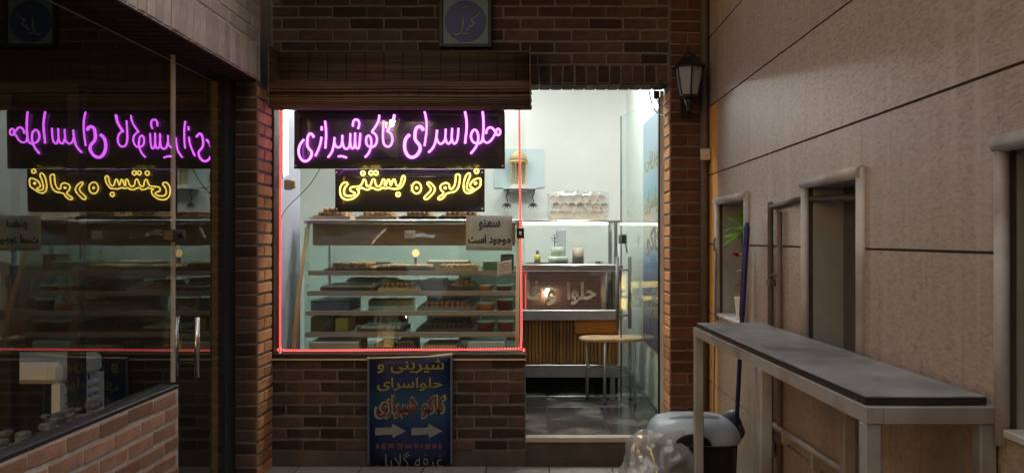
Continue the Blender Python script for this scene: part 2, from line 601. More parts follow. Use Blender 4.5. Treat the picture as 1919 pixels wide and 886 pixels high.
def brick_mesh(L, H, var, mat, D=0.045):
    key = (round(L, 3), round(H, 3), var, mat, D)
    if key not in BR:
        rr = random.Random(str(key))
        bm = bmesh.new()
        bmesh.ops.create_cube(bm, size=1)
        for v in bm.verts:
            v.co = (v.co.x * L + rr.uniform(-.004, .004), v.co.y * D + rr.uniform(-.002, .002), v.co.z * H + rr.uniform(-.003, .003))
        bmesh.ops.bevel(bm, geom=bm.edges[:], offset=0.0035, segments=1, affect='EDGES')
        me = bpy.data.meshes.new('brick')
        bm.to_mesh(me)
        bm.free()
        me.materials.append(M[mat])
        BR[key] = me
    return BR[key]


def add_brick(parent, root_off, c, L, H, rz, mat='brick', proud=0.006, D=0.045):
    """c: middle of the brick's outer face on the mortar plane"""
    me = brick_mesh(L, H, random.randrange(8), mat, D)
    o = bpy.data.objects.new('brick', me)
    COL.objects.link(o)
    o.parent = parent
    n = Vector((math.sin(rz), -math.cos(rz), 0))
    p = Vector(c) + n * (proud + random.uniform(-.0015, .0018) - D / 2)
    o.location = p - root_off
    o.rotation_euler = (random.uniform(-.008, .008), random.uniform(-.006, .006), rz + random.uniform(-.006, .006))
    return o


def lay(parent, origin, u_len, z_lines, rz, mat, start=0.0, pitch=0.22, joint=0.0135, skip=None, off=Vector((0, 0, 0)), clip=0.035):
    """running bond on a plane. origin = point at u=0; u runs along the wall to the viewer's right"""
    ux = Vector((math.cos(rz), math.sin(rz), 0))
    for r in range(len(z_lines) - 1):
        z0, z1 = z_lines[r], z_lines[r + 1]
        u = -((start + (0.5 if r % 2 else 0.0) * pitch) % pitch)
        while u < u_len:
            a, b = max(u, 0) + joint / 2, min(u + pitch, u_len) - joint / 2
            if b - a > clip:
                mid = (a + b) / 2
                p = Vector(origin) + ux * mid
                if not (skip and skip(a, b, z0, z1)):
                    add_brick(parent, off, (p.x, p.y, (z0 + z1) / 2), round((b - a) * 100) / 100, z1 - z0 - joint - .004, rz, mat)
            u += pitch


# ================================================================== THE SETTING
D = 4.88                                   # front wall's face
g = MB(); g.box(-150, 150, -150, 150, -0.3, 0.0)
tag(g.build('ground', 'ground'), kind='structure')
pv = tag(box('pavement', 'joint', None, -1.9, 1.2, 4.1, 4.86, 0.0, 0.004), kind='structure')
sm_ = brick_mesh(0.392, 0.012, 0, 'slab', 0.37)
for i in range(8):
    for j in range(2):
        o = bpy.data.objects.new('paving_slab', sm_)
        COL.objects.link(o); o.parent = pv
        o.location = (-1.7 + i * 0.40, 4.29 + j * 0.38, 0.007)

FLOOR = 0.19
XL = -1.684                                # left pier's inner face
XR = 1.117                                 # stone wall's face

# ------------------------------------------------------------------ shop room
sf = tag(box('shop_floor', 'grout', None, -3.2, 0.95, 4.93, 7.7, 0.02, FLOOR - 0.004), kind='structure')
tm = brick_mesh(0.392, 0.010, 1, 'floor_tile', 0.392)
k = 0
for i in range(5):
    for j in range(7):
        o = bpy.data.objects.new('floor_tile', tm)
        COL.objects.link(o); o.parent = sf
        o.location = (0.70 - i * 0.40, 5.16 + j * 0.40, FLOOR - 0.004)
        o.rotation_euler = (0, 0, random.randrange(4) * math.pi / 2)
tag(box('shop_wall_back', 'wall_white', None, -3.2, 1.05, 7.6, 7.75, 0.02, 3.2), kind='structure')
tag(box('shop_wall_right', 'wall_white', None, 0.93, 1.05, 5.10, 7.6, 0.02, 3.2), kind='structure')
tag(box('shop_wall_left', 'wall_white', None, -3.3, -3.2, 5.10, 7.75, 0.02, 3.2), kind='structure')
tag(box('shop_ceiling', 'ceiling_white', None, -3.3, 1.05, 5.08, 7.75, 3.2, 3.3), kind='structure')
tag(box('shop_wall_return', 'lavender', None, -1.85, -1.70, 5.06, 5.52, 0.02, 3.2), kind='structure')
tag(box('shop_wall_front', 'wall_white', None, -3.2, -1.85, 5.08, 5.2, 0.02, 3.2), kind='structure')

def strip_light(loc, lx, ly, label, rot=None):
    t = empty('ceiling_light', loc)
    x, y, z = loc
    box('housing', 'ceiling_white', t, x - lx / 2, x + lx / 2, y - ly / 2, y + ly / 2, z - 0.03, z)
    box('tube', 'tube_light', t, x - lx / 2 + .03, x + lx / 2 - .03, y - ly / 2 + .02, y + ly / 2 - .02, z - 0.055, z - 0.031)
    tag(t, label, 'ceiling light', 'ceiling lights of the shop')
strip_light((-0.8, 5.62, 3.199), 1.2, 0.16, 'white strip light on the shop ceiling above the pastry display case')
strip_light((0.40, 6.0, 3.199), 0.16, 1.2, 'white strip light on the shop ceiling just inside the door')
wl = empty('wall_light', (-0.71, 7.58, 2.85))
box('housing', 'ceiling_white', wl, -1.25, -0.15, 7.57, 7.599, 2.83, 2.88)
MB().tube([(-1.2, 7.545, 2.855), (-0.2, 7.545, 2.855)], 0.016, 10).build('tube', 'tube_light', wl)
tag(wl, 'white tube light high on the back wall of the shop', 'wall light')

vt = empty('wall_light', (-1.69, 5.12, 1.9))
box('housing', 'ceiling_white', vt, -1.699, -1.685, 5.09, 5.14, 1.88, 2.42)
MB().tube([(-1.668, 5.115, 1.90), (-1.668, 5.115, 2.40)], 0.013, 10).build('tube', 'side_tube', vt)
tag(vt, 'upright white tube light at the left edge of the shop window', 'wall light')

# ------------------------------------------------------------------ brick shopfront
sh = empty('brick_shopfront', (0, D, 0))
tag(sh, 'dark brick shopfront with a wide window, a doorway and a brick pilaster', 'shopfront')
off = Vector((0, 0, 0))
XW0, XW1 = -1.69, -0.052                   # window part of the opening
XD1 = 0.875                                # right jamb
ZT = 2.47                                  # lintel's underside
ZS = 0.697                                 # top of the low wall
core = MB()
core.box(-1.95, 1.117, D, D + 0.2, 2.587, 3.215)                   # over the opening
core.box(-1.95, XW0, D, D + 0.2, 0.0, 2.587)
core.box(XW0, XW1, D, D + 0.2, 0.0, ZS)
wallc = core.build('wall', 'mortar', sh)
zl = [2.587 + 0.0755 * i for i in range(0, 9)]
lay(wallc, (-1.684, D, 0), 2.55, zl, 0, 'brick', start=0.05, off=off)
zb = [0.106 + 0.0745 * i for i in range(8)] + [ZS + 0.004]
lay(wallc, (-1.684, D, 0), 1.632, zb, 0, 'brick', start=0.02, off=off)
box('plinth', 'plinth', sh, -1.68, XW1 - 0.002, D - 0.016, D + 0.01, 0.0, 0.104)
lt = box('lintel', 'mortar', sh, XW0 + 0.001, XD1, D, D + 0.199, ZT, 2.586)
x = XW0 + 0.04
while x < XD1 - 0.02:
    add_brick(lt, off, (x, D, ZT + 0.057), 0.064, 0.108, 0, 'brick')
    x += 0.075
# brick undersides of the lintel
x = XW0 + 0.04
mlu = MB()
while x < XD1 - 0.02:
    mlu.bbox(x - .032, x + .032, D + 0.005, D + 0.19, ZT - 0.008, ZT + 0.004, c=0.003)
    x += 0.075
mlu.build('lintel_soffit', 'brick', sh)
pl = box('pilaster', 'mortar', sh, XD1, 1.117, D - 0.03, D + 0.2, 0.0, 3.215)
z = 0.03
r = 0
while z < 3.13:
    if r % 3 == 1:
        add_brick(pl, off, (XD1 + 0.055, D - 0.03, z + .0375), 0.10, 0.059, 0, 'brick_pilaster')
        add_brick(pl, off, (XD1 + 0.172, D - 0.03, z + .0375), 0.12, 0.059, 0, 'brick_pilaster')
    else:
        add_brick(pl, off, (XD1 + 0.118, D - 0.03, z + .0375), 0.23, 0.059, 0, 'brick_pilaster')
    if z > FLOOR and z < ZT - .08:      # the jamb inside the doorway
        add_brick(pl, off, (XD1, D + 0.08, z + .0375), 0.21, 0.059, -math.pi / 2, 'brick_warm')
    z += 0.0725
    r += 1
box('threshold', 'threshold', sh, XW1, XD1 + 0.05, D - 0.01, D + 0.06, FLOOR - 0.028, FLOOR + 0.004, c=0.003)
box('door_step', 'plinth', sh, XW1, XD1, D + 0.003, D + 0.2, 0.0, FLOOR - 0.03)
# window
fr = MB()
fr.bbox(-1.689, -1.666, D - 0.02, D + 0.09, ZS + 0.006, 2.468, c=.003)
fr.bbox(-1.6655, -0.052, D - 0.02, D + 0.09, ZS + 0.006, ZS + 0.034, c=.003)
fr.build('window_frame', 'dark_frame', sh)
box('sill_edge', 'tray_wood', sh, -1.685, -0.05, D - 0.024, D - 0.004, ZS - 0.006, ZS + 0.004)
box('window_pane', 'glass_window', sh, -1.665, -0.799, D + 0.045, D + 0.053, ZS + 0.035, 2.466)
box('window_pane', 'glass_window', sh, -0.795, -0.054, D + 0.045, D + 0.053, ZS + 0.035, 2.466)
lk = box('window_lock', 'black_metal', sh, PX(968, D), PX(982, D), D + 0.02, D + 0.07, PZ(447, D), PZ(427, D), c=.004)
MB().lathe((PX(975, D), D + 0.014, PZ(437, D)), [(0.010, -.012), (0.010, .012)], 10).build('lock_cylinder', 'chrome', lk)
# open glass door
hx, hy = 0.845, 5.10
dx, dy = -0.165, 0.80
def door_pt(t, w, z): # t along leaf, w across
    L = math.hypot(dx, dy)
    return Vector((hx + dx * t - dy / L * w, hy + dy * t + dx / L * w, z))
mdr = MB()
mdr.rings([[door_pt(0, -.004, z), door_pt(1, -.004, z), door_pt(1, .004, z), door_pt(0, .004, z)] for z in (FLOOR + .012, 2.42)], sm=False)
door = mdr.build('door', 'glass_door', sh)
m = MB(); m.tube([door_pt(0.995, 0, FLOOR + .012), door_pt(0.995, 0, 2.42)], 0.006, 6); m.tube([door_pt(0.0, 0, FLOOR + .012), door_pt(0, 0, 2.42)], 0.009, 6)
m.build('edge_strip', 'dark_frame', door)
m = MB()
for s in (-1, 1):
    m.tube([door_pt(.92, .05 * s, 0.78), door_pt(.92, .05 * s, 1.33)], 0.014, 8)
for zz in (0.88, 1.23):
    m.tube([door_pt(.92, -.05, zz), door_pt(.92, .05, zz)], 0.007, 6)
m.build('pull_handle', 'grey_stick', door)
m = MB()
m.rings([[door_pt(a, b, z) for a, b in ((.90, -.02), (1.0, -.02), (1.0, .02), (.90, .02))] for z in (1.43, 1.50)], sm=False)
m.tube([door_pt(.94, -.02, 1.43), door_pt(.94, -.035, 1.36)], 0.006, 6)
m.build('door_lock', 'black_metal', door)
box('door_jamb_strip', 'pot_white', sh, 0.850, 0.874, 5.09, 5.13, FLOOR, ZT - .01)

# ------------------------------------------------------------------ corner shop on the left (glass front, brick pier)
XG = -1.827
cs = empty('corner_shop', (XL, 3.7, 0))
tag(cs, 'dark glass-fronted corner shop with low brick wall and brick lintel on the left', 'shop')
offc = Vector((0, 0, 0))
YP = 4.617
pier = box('pier', 'mortar', cs, -1.96, XL, YP, D - 0.001, 0.0, 2.436)
z = 0.004; r = 0
while z < 2.40:
    zz = z + .0375
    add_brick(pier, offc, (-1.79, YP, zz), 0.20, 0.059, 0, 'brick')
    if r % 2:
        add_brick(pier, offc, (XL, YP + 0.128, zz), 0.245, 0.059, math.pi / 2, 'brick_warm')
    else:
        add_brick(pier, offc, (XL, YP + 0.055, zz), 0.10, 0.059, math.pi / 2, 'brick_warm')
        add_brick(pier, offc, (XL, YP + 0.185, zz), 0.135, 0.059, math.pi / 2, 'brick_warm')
    z += 0.075; r += 1
up = box('upper_wall', 'mortar_side', cs, -1.98, XL, 0.4, YP + 0.05, 2.437, 3.35)
y = 1.9
while y < YP + 0.03:                        # soldier course
    add_brick(up, offc, (XL, y, 2.437 + 0.105), 0.064, 0.20, math.pi / 2, 'brick_pale', proud=0.008)
    y += 0.075
zl = [2.652 + 0.0755 * i for i in range(0, 8)]
lay(up, (XL, 2.2, 0), YP + .05 - 2.2, zl, math.pi / 2, 'brick_pale', off=offc)
m = MB()
y = 1.9
while y < YP:
    m.bbox(-1.95, XL - .004, y - .032, y + .032, 2.428, 2.44, c=.003)
    y += 0.075
m.build('lintel_soffit', 'brick', cs)
YL = 3.79
lw_ = box('low_wall', 'mortar_side', cs, -1.845, -1.778, 0.4, YL, 0.0, 0.722)
zl = [0.722 - 0.0755 * (9 - i) for i in range(0, 10)]
lay(lw_, (-1.778, 1.2, 0), YL - 1.2, zl, math.pi / 2, 'brick_side', off=offc, start=.08)
z = zl[0]; r = 0
while z < 0.70:
    add_brick(lw_, offc, (-1.811, YL, z + .0375), 0.055, 0.059, math.pi, 'brick_side', proud=.004)
    z += .0755
box('sill', 'sill_black', cs, -1.845, -1.776, 0.4, YL + 0.008, 0.723, 0.742, c=.003)
box('window_pane', 'glass_side', cs, XG - .009, XG, 0.4, 3.836, 0.744, 2.425)
gd = box('glass_door', 'glass_side', cs, XG - .009, XG, 3.856, YP - 0.03, 0.03, 2.425)
box('edge_strip', 'paint_grey', cs, XG - .012, XG + .006, 3.838, 3.854, 0.744, 2.40)
m = MB()
for s in (-1, 1):
    m.tube([(XG + .055 * s, 3.99, PZ(706, 3.99)), (XG + .055 * s, 3.99, PZ(594, 3.99))], 0.014, 8)
m.build('pull_handle', 'steel', gd)
m = MB()
for zz in (PZ(680, 3.99), PZ(621, 3.99)):
    m.tube([(XG - .055, 3.99, zz), (XG + .055, 3.99, zz)], 0.008, 6)
m.build('handle_bolt', 'black_metal', gd)
m = MB(); m.bbox(XG - .03, XG + .03, 3.79, 3.92, PZ(452, 3.84), PZ(430, 3.84), c=.006)
m.tube([(XG + .03, 3.86, PZ(441, 3.84)), (XG + .05, 3.86, PZ(441, 3.84))], 0.016, 10)
m.build('door_lock', 'black_metal', gd)
box('door_frame', 'void', cs, XG - .03, XG + .012, YP - 0.16, YP - 0.0, 0.0, 2.43)
# dark room behind that glass
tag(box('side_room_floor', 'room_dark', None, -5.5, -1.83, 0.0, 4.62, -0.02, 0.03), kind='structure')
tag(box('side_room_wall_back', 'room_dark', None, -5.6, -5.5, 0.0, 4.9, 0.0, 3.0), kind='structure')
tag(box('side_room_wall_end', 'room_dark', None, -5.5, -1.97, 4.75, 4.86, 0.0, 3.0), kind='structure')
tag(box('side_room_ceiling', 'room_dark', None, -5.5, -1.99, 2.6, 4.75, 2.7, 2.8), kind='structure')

# ------------------------------------------------------------------ stone building on the right
sw = empty('stone_building', (XR, 3, 0))
tag(sw, 'building with a pale stone-clad wall and framed window recesses along the right', 'building')
ZW0, ZW1 = 1.0, 1.69
WIN = [(3.96, 4.60), (2.58, 3.11), (1.10, 1.80)]
offs = Vector((XR, 3, 0))
mc = MB()
ys = [0.0]
for a, b in reversed(WIN):
    ys += [a, b]
ys += [D - 0.031]
mc.box(XR + .006, XR + 0.4, 0.0, D + 0.3, 0.0, ZW0)
mc.box(XR + .006, XR + 0.4, 0.0, D + 0.3, ZW1, 3.19)
for i in range(0, len(ys) - 1, 2):
    mc.box(XR + .006, XR + 0.4, ys[i], ys[i + 1] if i + 2 < len(ys) else D + .3, ZW0, ZW1)
wcore = mc.build('wall', 'joint', sw)
zs = [0.0, 0.13, 0.565, 1.0, 1.435, 1.872, 2.306, 2.745, 3.18]
YB = [0.0, 0.55, 1.10, 1.80, 2.58, 3.11, 3.96, 4.60, D - .031]
J = 0.004


def panel(y0, y1, z0, z1, mat):
    m = MB()
    m.bbox(XR, XR + .03, y0 + .0002, y1 - .0002, z0 + J, z1 - J, c=.0008)
    m.build('stone_panel', mat, wcore)


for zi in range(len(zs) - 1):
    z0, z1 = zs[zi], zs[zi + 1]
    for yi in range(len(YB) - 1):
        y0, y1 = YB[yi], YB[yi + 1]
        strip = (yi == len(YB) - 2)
        mat = 'stone_warm_lit' if z1 <= 1.01 else 'stone'
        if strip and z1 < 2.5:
            mat = 'stone_glow'
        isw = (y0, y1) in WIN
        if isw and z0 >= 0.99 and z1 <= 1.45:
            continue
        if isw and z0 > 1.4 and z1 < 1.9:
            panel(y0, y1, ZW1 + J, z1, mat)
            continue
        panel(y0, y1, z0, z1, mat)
for k, (a, b) in enumerate(WIN):
    wd = box('window', 'recess' if k == 0 else 'recess_dark', sw, XR + 0.15, XR + 0.17, a, b, ZW0, ZW1)
    m = MB()
    m.box(XR + .03, XR + .15, b - .012, b - .0005, ZW0, ZW1)
    m.box(XR + .03, XR + .15, a + .0005, a + .012, ZW0, ZW1)
    m.box(XR + .03, XR + .15, a + .012, b - .012, ZW1 - .012, ZW1 - .0005)
    m.build('reveal', 'recess', wd)
    box('sill', 'white_trim', wd, XR - .012, XR + .15, a + .0125, b - .0125, ZW0 + .001, ZW0 + .022, c=.004)
    t = 0.034
    m = MB()
    m.tube([(XR - .002, b + .004, ZW0 - .02), (XR - .002, b + .004, ZW1 + .02)], t / 2, 10)
    m.tube([(XR - .002, a - .004, ZW0 - .02), (XR - .002, a - .004, ZW1 + .02)], t / 2 * 1.15, 10)
    m.tube([(XR - .006, a - .018, ZW1 + .006), (XR - .006, b + .016, ZW1 + .006)], t / 2 * 1.3, 10)
    m.build('trim', 'white_trim', wd)
    if k:
        box('mullion', 'recess_dark', wd, XR + .12, XR + .149, (a + b) / 2 - .02, (a + b) / 2 + .02, ZW0 + .023, ZW1 - .013)

# unseen slab added to shade the shopfront; the wall across the passage behind the viewer
tag(box('shade_slab', 'concrete', None, -1.66, 1.10, 4.12, 5.05, 3.22, 3.38), 'unseen concrete slab added above the brick shopfront to shade it', 'shade_slab')

pmw = bpy.data.materials.new('brick_far')
pmw.use_nodes = True
nt = pmw.node_tree
bt = nt.nodes.new('ShaderNodeTexBrick')
mp = nt.nodes.new('ShaderNodeMapping')
ge = nt.nodes.new('ShaderNodeNewGeometry')
mp.inputs['Rotation'].default_value = (R(90), 0, 0)
nt.links.new(ge.outputs['Position'], mp.inputs[0])
nt.links.new(mp.outputs[0], bt.inputs['Vector'])
bt.inputs['Scale'].default_value = 1
bt.inputs['Brick Width'].default_value = .22
bt.inputs['Row Height'].default_value = .075
bt.inputs['Mortar Size'].default_value = .006
bt.inputs['Color1'].default_value = (.20, .08, .06, 1)
bt.inputs['Color2'].default_value = (.15, .06, .045, 1)
bt.inputs['Mortar'].default_value = (.30, .25, .22, 1)
nt.links.new(bt.outputs[0], nt.nodes['Principled BSDF'].inputs['Base Color'])
M['brick_far'] = pmw
tag(box('passage_wall', 'brick_far', None, -4.5, 4.5, -3.6, -3.4, 0, 4.4), 'red brick wall across the passage behind the viewer', 'wall')

# ================================================================== THINGS OUTSIDE
# bamboo blind rolled up over the window
bl = empty('bamboo_blind', (-0.83, 4.8, 2.28))
tag(bl, 'brown bamboo roll-up blind hanging over the shop window', 'blind')
m = MB()
nsl = 26
for i in range(nsl):
    z = 2.455 + i * (2.652 - 2.455) / (nsl - 1)
    sag = 0.006 * math.sin(i * 1.7)
    m.tube([(-1.615, 4.822 + sag * .3, z), (-0.83, 4.816, z - .002 * math.sin(i)), (-0.036, 4.822 + sag * .3, z + random.uniform(-.002, .002))], 0.0042, 5)
tag(m.build('hanging_slats', 'bamboo', bl), kind='stuff')
m = MB()
for t in range(0, 66):
    a = t / 66 * 2 * math.pi * 2.0
    k = 1 - 0.16 * t / 66
    cy, cz = 4.742, 2.364
    yy = cy + math.copysign(abs(math.cos(a)) ** .7, math.cos(a)) * .072 * k
    zz = cz + math.copysign(abs(math.sin(a)) ** .7, math.sin(a)) * .084 * k
    e = random.uniform(-.006, .006)
    m.tube([(-1.640 + e, yy, zz), (-1.2, yy, zz - .002), (-0.83, yy, zz + .001), (-0.4, yy, zz - .003), (-0.016 + e, yy, zz)], 0.0088, 6)
m.rings([[(xx, 4.742 + .056 * math.cos(a), 2.364 + .066 * math.sin(a)) for a in [2 * math.pi * j / 14 for j in range(14)]] for xx in (-1.63, -.026)])
tag(m.build('rolled_slats', 'bamboo', bl), kind='stuff')
m = MB()
for i in range(13):
    x = -1.55 + i * 0.12
    m.tube([(x, 4.812, 2.652), (x, 4.811, 2.452)], 0.0022, 4)
    m.tube(smooth_pts([(x, 4.80, 2.45), (x, 4.70, 2.44), (x, 4.664, 2.364), (x, 4.70, 2.285), (x, 4.76, 2.275)], 3), 0.0022, 4)
tag(m.build('binding_string', 'string', bl), kind='stuff')
m = MB(); m.bbox(-1.62, -0.03, 4.826, 4.868, 2.648, 2.668, c=.003)
m.build('head_rail', 'bamboo', bl)
m = MB()
for x in (-1.632, -0.022):
    m.bbox(x - .004, x + .004, 4.66, 4.868, 2.30, 2.66, c=.002)
m.build('end_strip', 'bamboo', bl)

# framed round sign
rs = empty('round_sign', (-0.438, 4.86, 2.7))
tag(rs, 'square framed sign with white script in a navy circle high on the brick wall', 'sign')
cx, cz = PX(872.3, 4.84), PZ(40, 4.84)
h = 0.168
m = MB()
for a in ((-h, -h + .022, -h, h), (h - .022, h, -h, h), (-h + .022, h - .022, -h, -h + .022), (-h + .022, h - .022, h - .022, h)):
    m.bbox(cx + a[0], cx + a[1], 4.83, 4.872, cz + a[2], cz + a[3], c=.003)
m.build('frame', 'black_metal', rs)
box('panel', 'sign_pale', rs, cx - h + .022, cx + h - .022, 4.848, 4.866, cz - h + .022, cz + h - .022)
m = MB()
m.rings([[(cx + .132 * math.cos(t / 48 * 2 * math.pi), yy, cz + .132 * math.sin(t / 48 * 2 * math.pi)) for t in range(48)] for yy in (4.8475, 4.8445)], sm=False)
disc = m.build('disc', 'sign_navy', rs)
def c7(p): return Vector((PX(810 + p[0] / 8.858, 4.84), 4.8435, PZ(p[1] / 8.858, 4.84)))
m = MB()
for st, rad in (([(512, 285), (512, 340), (508, 420), (492, 500), (460, 552), (405, 578), (345, 548)], [.003, .006, .0045, .0045, .006, .007, .003]),
                ([(805, 200), (750, 255), (690, 305), (640, 340), (665, 360), (688, 385), (670, 425), (640, 440), (612, 400)], [.002, .004, .005, .006, .0055, .005, .006, .005, .002]),
                ([(625, 425), (610, 470), (585, 495), (555, 490)], [.004, .005, .005, .003]),
                ([(500, 562), (545, 560), (592, 555)], [.004, .006, .004]),
                ([(485, 132), (530, 122), (600, 100)], [.002, .004, .002])):
    pts = smooth_pts([c7(p) for p in st], 4)
    rr = [rad[min(int(i / 4), len(rad) - 1)] for i in range(len(pts))]
    m.tube(pts, rr, 6)
m.v = [(a, 4.8443 + (b - 4.8435) * .15, c) for a, b, c in m.v]
m.build('script', 'ink_white', disc)

# wall lantern
def lantern(loc, label, lit=False, face=-1):
    x, y, z = loc                         # middle of the glass body
    t = empty('wall_lantern', (x, y, z - .16))
    n = 6
    ph = math.pi / 6
    ring = lambda r, zz: [(x + r * math.cos(ph + 2 * math.pi * j / n), y + r * math.sin(ph + 2 * math.pi * j / n), z + zz) for j in range(n)]
    m = MB(); m.rings([ring(.108, .080), ring(.112, .088), ring(.07, .122), ring(.048, .148), ring(.044, .160), ring(.016, .178)], sm=False)
    m.lathe((x, y, z), [(.008, .17), (.012, .195), (.008, .205), (.004, .225)], 8)
    m.build('hood', 'black_metal', t)
    m = MB()
    a, b = ring(.088, .080), ring(.058, -.085)
    for j in range(n):
        m.tube([a[j], b[j]], .0055, 5)
    m.rings([ring(.060, -.085), ring(.064, -.095), ring(.045, -.105)], sm=False)
    m.build('cage', 'black_metal', t)
    for j in range(n):
        k = (j + 1) % n
        m = MB()
        q = [Vector(a[j]), Vector(a[k]), Vector(b[k]), Vector(b[j])]
        c0 = Vector((x, y, z))
        inn = [v + (Vector((c0.x, c0.y, v.z)) - v).normalized() * .003 for v in q]
        m.rings([q, inn], sm=False)
        m.build('pane', 'lantern_clear' if lit else 'lantern_pane', t)
    m = MB(); m.lathe((x, y, z - .085), [(.014, 0), (.014, .05), (.012, .06)], 10)
    m.build('lamp_holder', 'cream_plastic', t)
    if lit:
        m = MB(); m.lathe((x, y, z - .03), [(.012, 0), (.03, .03), (.034, .06), (.022, .09), (.004, .10)], 12)
        m.build('bulb', lit, t)
    yw = y - face * 0.13
    m = MB()
    m.lathe((x, y, z - .16), [(.006, -.03), (.014, -.02), (.012, .0), (.024, .02), (.030, .055)], 10)
    m.tube(smooth_pts([(x, y, z - .15), (x, y - face * .06, z - .19), (x, yw + face * .02, z - .15), (x, yw, z - .12)], 5), .010, 8)
    m.bbox(x - .03, x + .03, min(yw, yw + face * .015), max(yw, yw + face * .015), z - .20, z - .03, c=.004)
    m.build('bracket', 'black_metal', t)
    return t
o = lantern((PX(1291, 4.70), 4.70, PZ(153, 4.70)), '')
tag(o, 'black hexagonal wall lantern, unlit, on the brick pilaster beside the doorway', 'lantern')
o = lantern((0.29, -3.27, 2.0), '', 'lantern_dim', 1)
tag(o, 'lit wall lantern mirrored in the shop counter', 'lantern')

o = lantern((XL + .15, 1.6, 2.72), '', 'added_lantern_glow', -1)  # extra lamp out of view, added to warm the walls
o.rotation_euler = (0, 0, math.pi / 2)
tag(o, 'added unseen wall lantern above the left shop glass, for warm light', 'lantern')

# corner conduit and junction box
m = MB(); m.tube([(1.083, 4.815, 0.0), (1.083, 4.815, 3.21)], 0.026, 10)
tag(m.build('drain_pipe', 'pipe'), 'dark vertical pipe in the corner between brick pilaster and stone wall', 'pipe')
m = MB(); m.bbox(1.052, 1.112, 4.755, 4.79, PZ(300, 4.77), PZ(279, 4.77), c=.006)
m.lathe((1.082, 4.753, PZ(290, 4.77)), [(.008, -.004), (.008, .004)], 8)
tag(m.build('junction_box', 'cream_plastic'), 'small cream junction box on the corner pipe below the lantern', 'junction box')

# banner under the window
bn = empty('hanging_banner', (PX(769, 4.85), 4.85, 0.0))
tag(bn, 'blue vertical banner with yellow and red script and two arrows under the shop window', 'banner')
bx0, bx1 = PX(692, 4.85), PX(845, 4.85)
bz0, bz1 = 0.03, PZ(668, 4.85)
m = MB()
nz = 12
for i in range(nz + 1):
    t = i / nz
    zz = bz1 + (bz0 - bz1) * t
    for xx in (bx0, (bx0 * 2 + bx1) / 3, (bx0 + 2 * bx1) / 3, bx1):
        m.v.append((xx, 4.848 + .003 * math.sin(t * 7 + xx * 9), zz))
for i in range(nz):
    for j in range(3):
        m.face((i * 4 + j, i * 4 + j + 1, i * 4 + j + 5, i * 4 + j + 4), True)
sheet = m.build('sheet', 'banner_blue', bn)
so = sheet.modifiers.new('thickness', 'SOLIDIFY'); so.thickness = 0.003
# the printed gradient of the sheet: navy, teal in the middle
bmat = M['banner_blue']; nt = bmat.node_tree
ge = nt.nodes.new('ShaderNodeNewGeometry'); sp = nt.nodes.new('ShaderNodeSeparateXYZ'); cr = nt.nodes.new('ShaderNodeValToRGB')
nt.links.new(ge.outputs['Position'], sp.inputs[0])
mr = nt.nodes.new('ShaderNodeMapRange'); mr.inputs['From Min'].default_value = 0.0; mr.inputs['From Max'].default_value = 0.72
nt.links.new(sp.outputs['Z'], mr.inputs['Value']); nt.links.new(mr.outputs[0], cr.inputs[0])
cr.color_ramp.elements[0].color = (.008, .012, .05, 1)
cr.color_ramp.elements[1].color = (.007, .011, .05, 1)
for pos, c in ((.35, (.008, .024, .10, 1)), (.55, (.013, .08, .13, 1)), (.75, (.008, .024, .10, 1))):
    e = cr.color_ramp.elements.new(pos); e.color = c
nt.links.new(cr.outputs[0], nt.nodes['Principled BSDF'].inputs['Base Color'])
YBN = 4.843
def bnf(x0, x1, y0, y1): return front_frame(PX(x0, YBN), PX(x1, YBN), PZ(y1, YBN), PZ(y0, YBN), YBN)
lettering('script', 'شیرینی و', 'ink_yellow', bn, bnf(707, 832, 672, 699), .012)
lettering('script', 'حلواسرای', 'ink_yellow', bn, bnf(707, 829, 707, 732), .012)
lettering('script_outline', 'کاکو شیرازی', 'ink_cream', bn, bnf(701, 837, 738, 786), .085, .0006)
YBN = 4.8415
lettering('script', 'کاکو شیرازی', 'ink_red', bn, bnf(705, 833, 742, 782), .022, .0006)
YBN = 4.843
for x0 in (703, 771):
    pts = [(x0, 801), (x0 + 31, 800), (x0 + 32, 793), (x0 + 58, 807), (x0 + 33, 820), (x0 + 32, 813), (x0, 815)]
    m = MB(); m.prism([(PX(a, YBN), PZ(b, YBN)) for a, b in pts], 'y', YBN - .001, YBN + .001)
    m.build('arrow', 'ink_white', bn)
m = MB()
x = 705
while x < 828:
    l = random.uniform(5, 13)
    m.box(PX(x, YBN), PX(x + l, YBN), YBN - .0005, YBN + .001, PZ(838 + random.uniform(0, 3), YBN), PZ(832 - random.uniform(0, 3), YBN))
    x += l + 4
m.build('faded_line', 'ink_faded', bn)
lettering('script', 'غرفه گلایل', 'ink_white', bn, bnf(707, 830, 846, 884), -.012)
m = MB()
for xx in (bx0 - .004, bx1 + .004):
    m.bbox(xx - .008, xx + .008, 4.838, 4.852, bz0, bz1, c=.002)
m.build('side_edge', 'banner_edge', bn)
m = MB(); m.tube([W(688, 671, 4.83), W(740, 669.5, 4.83), W(800, 668, 4.83), W(848, 664, 4.82)], [.006, .004, .005, .010], 6)
m.build('top_batten', 'tray_wood', bn)

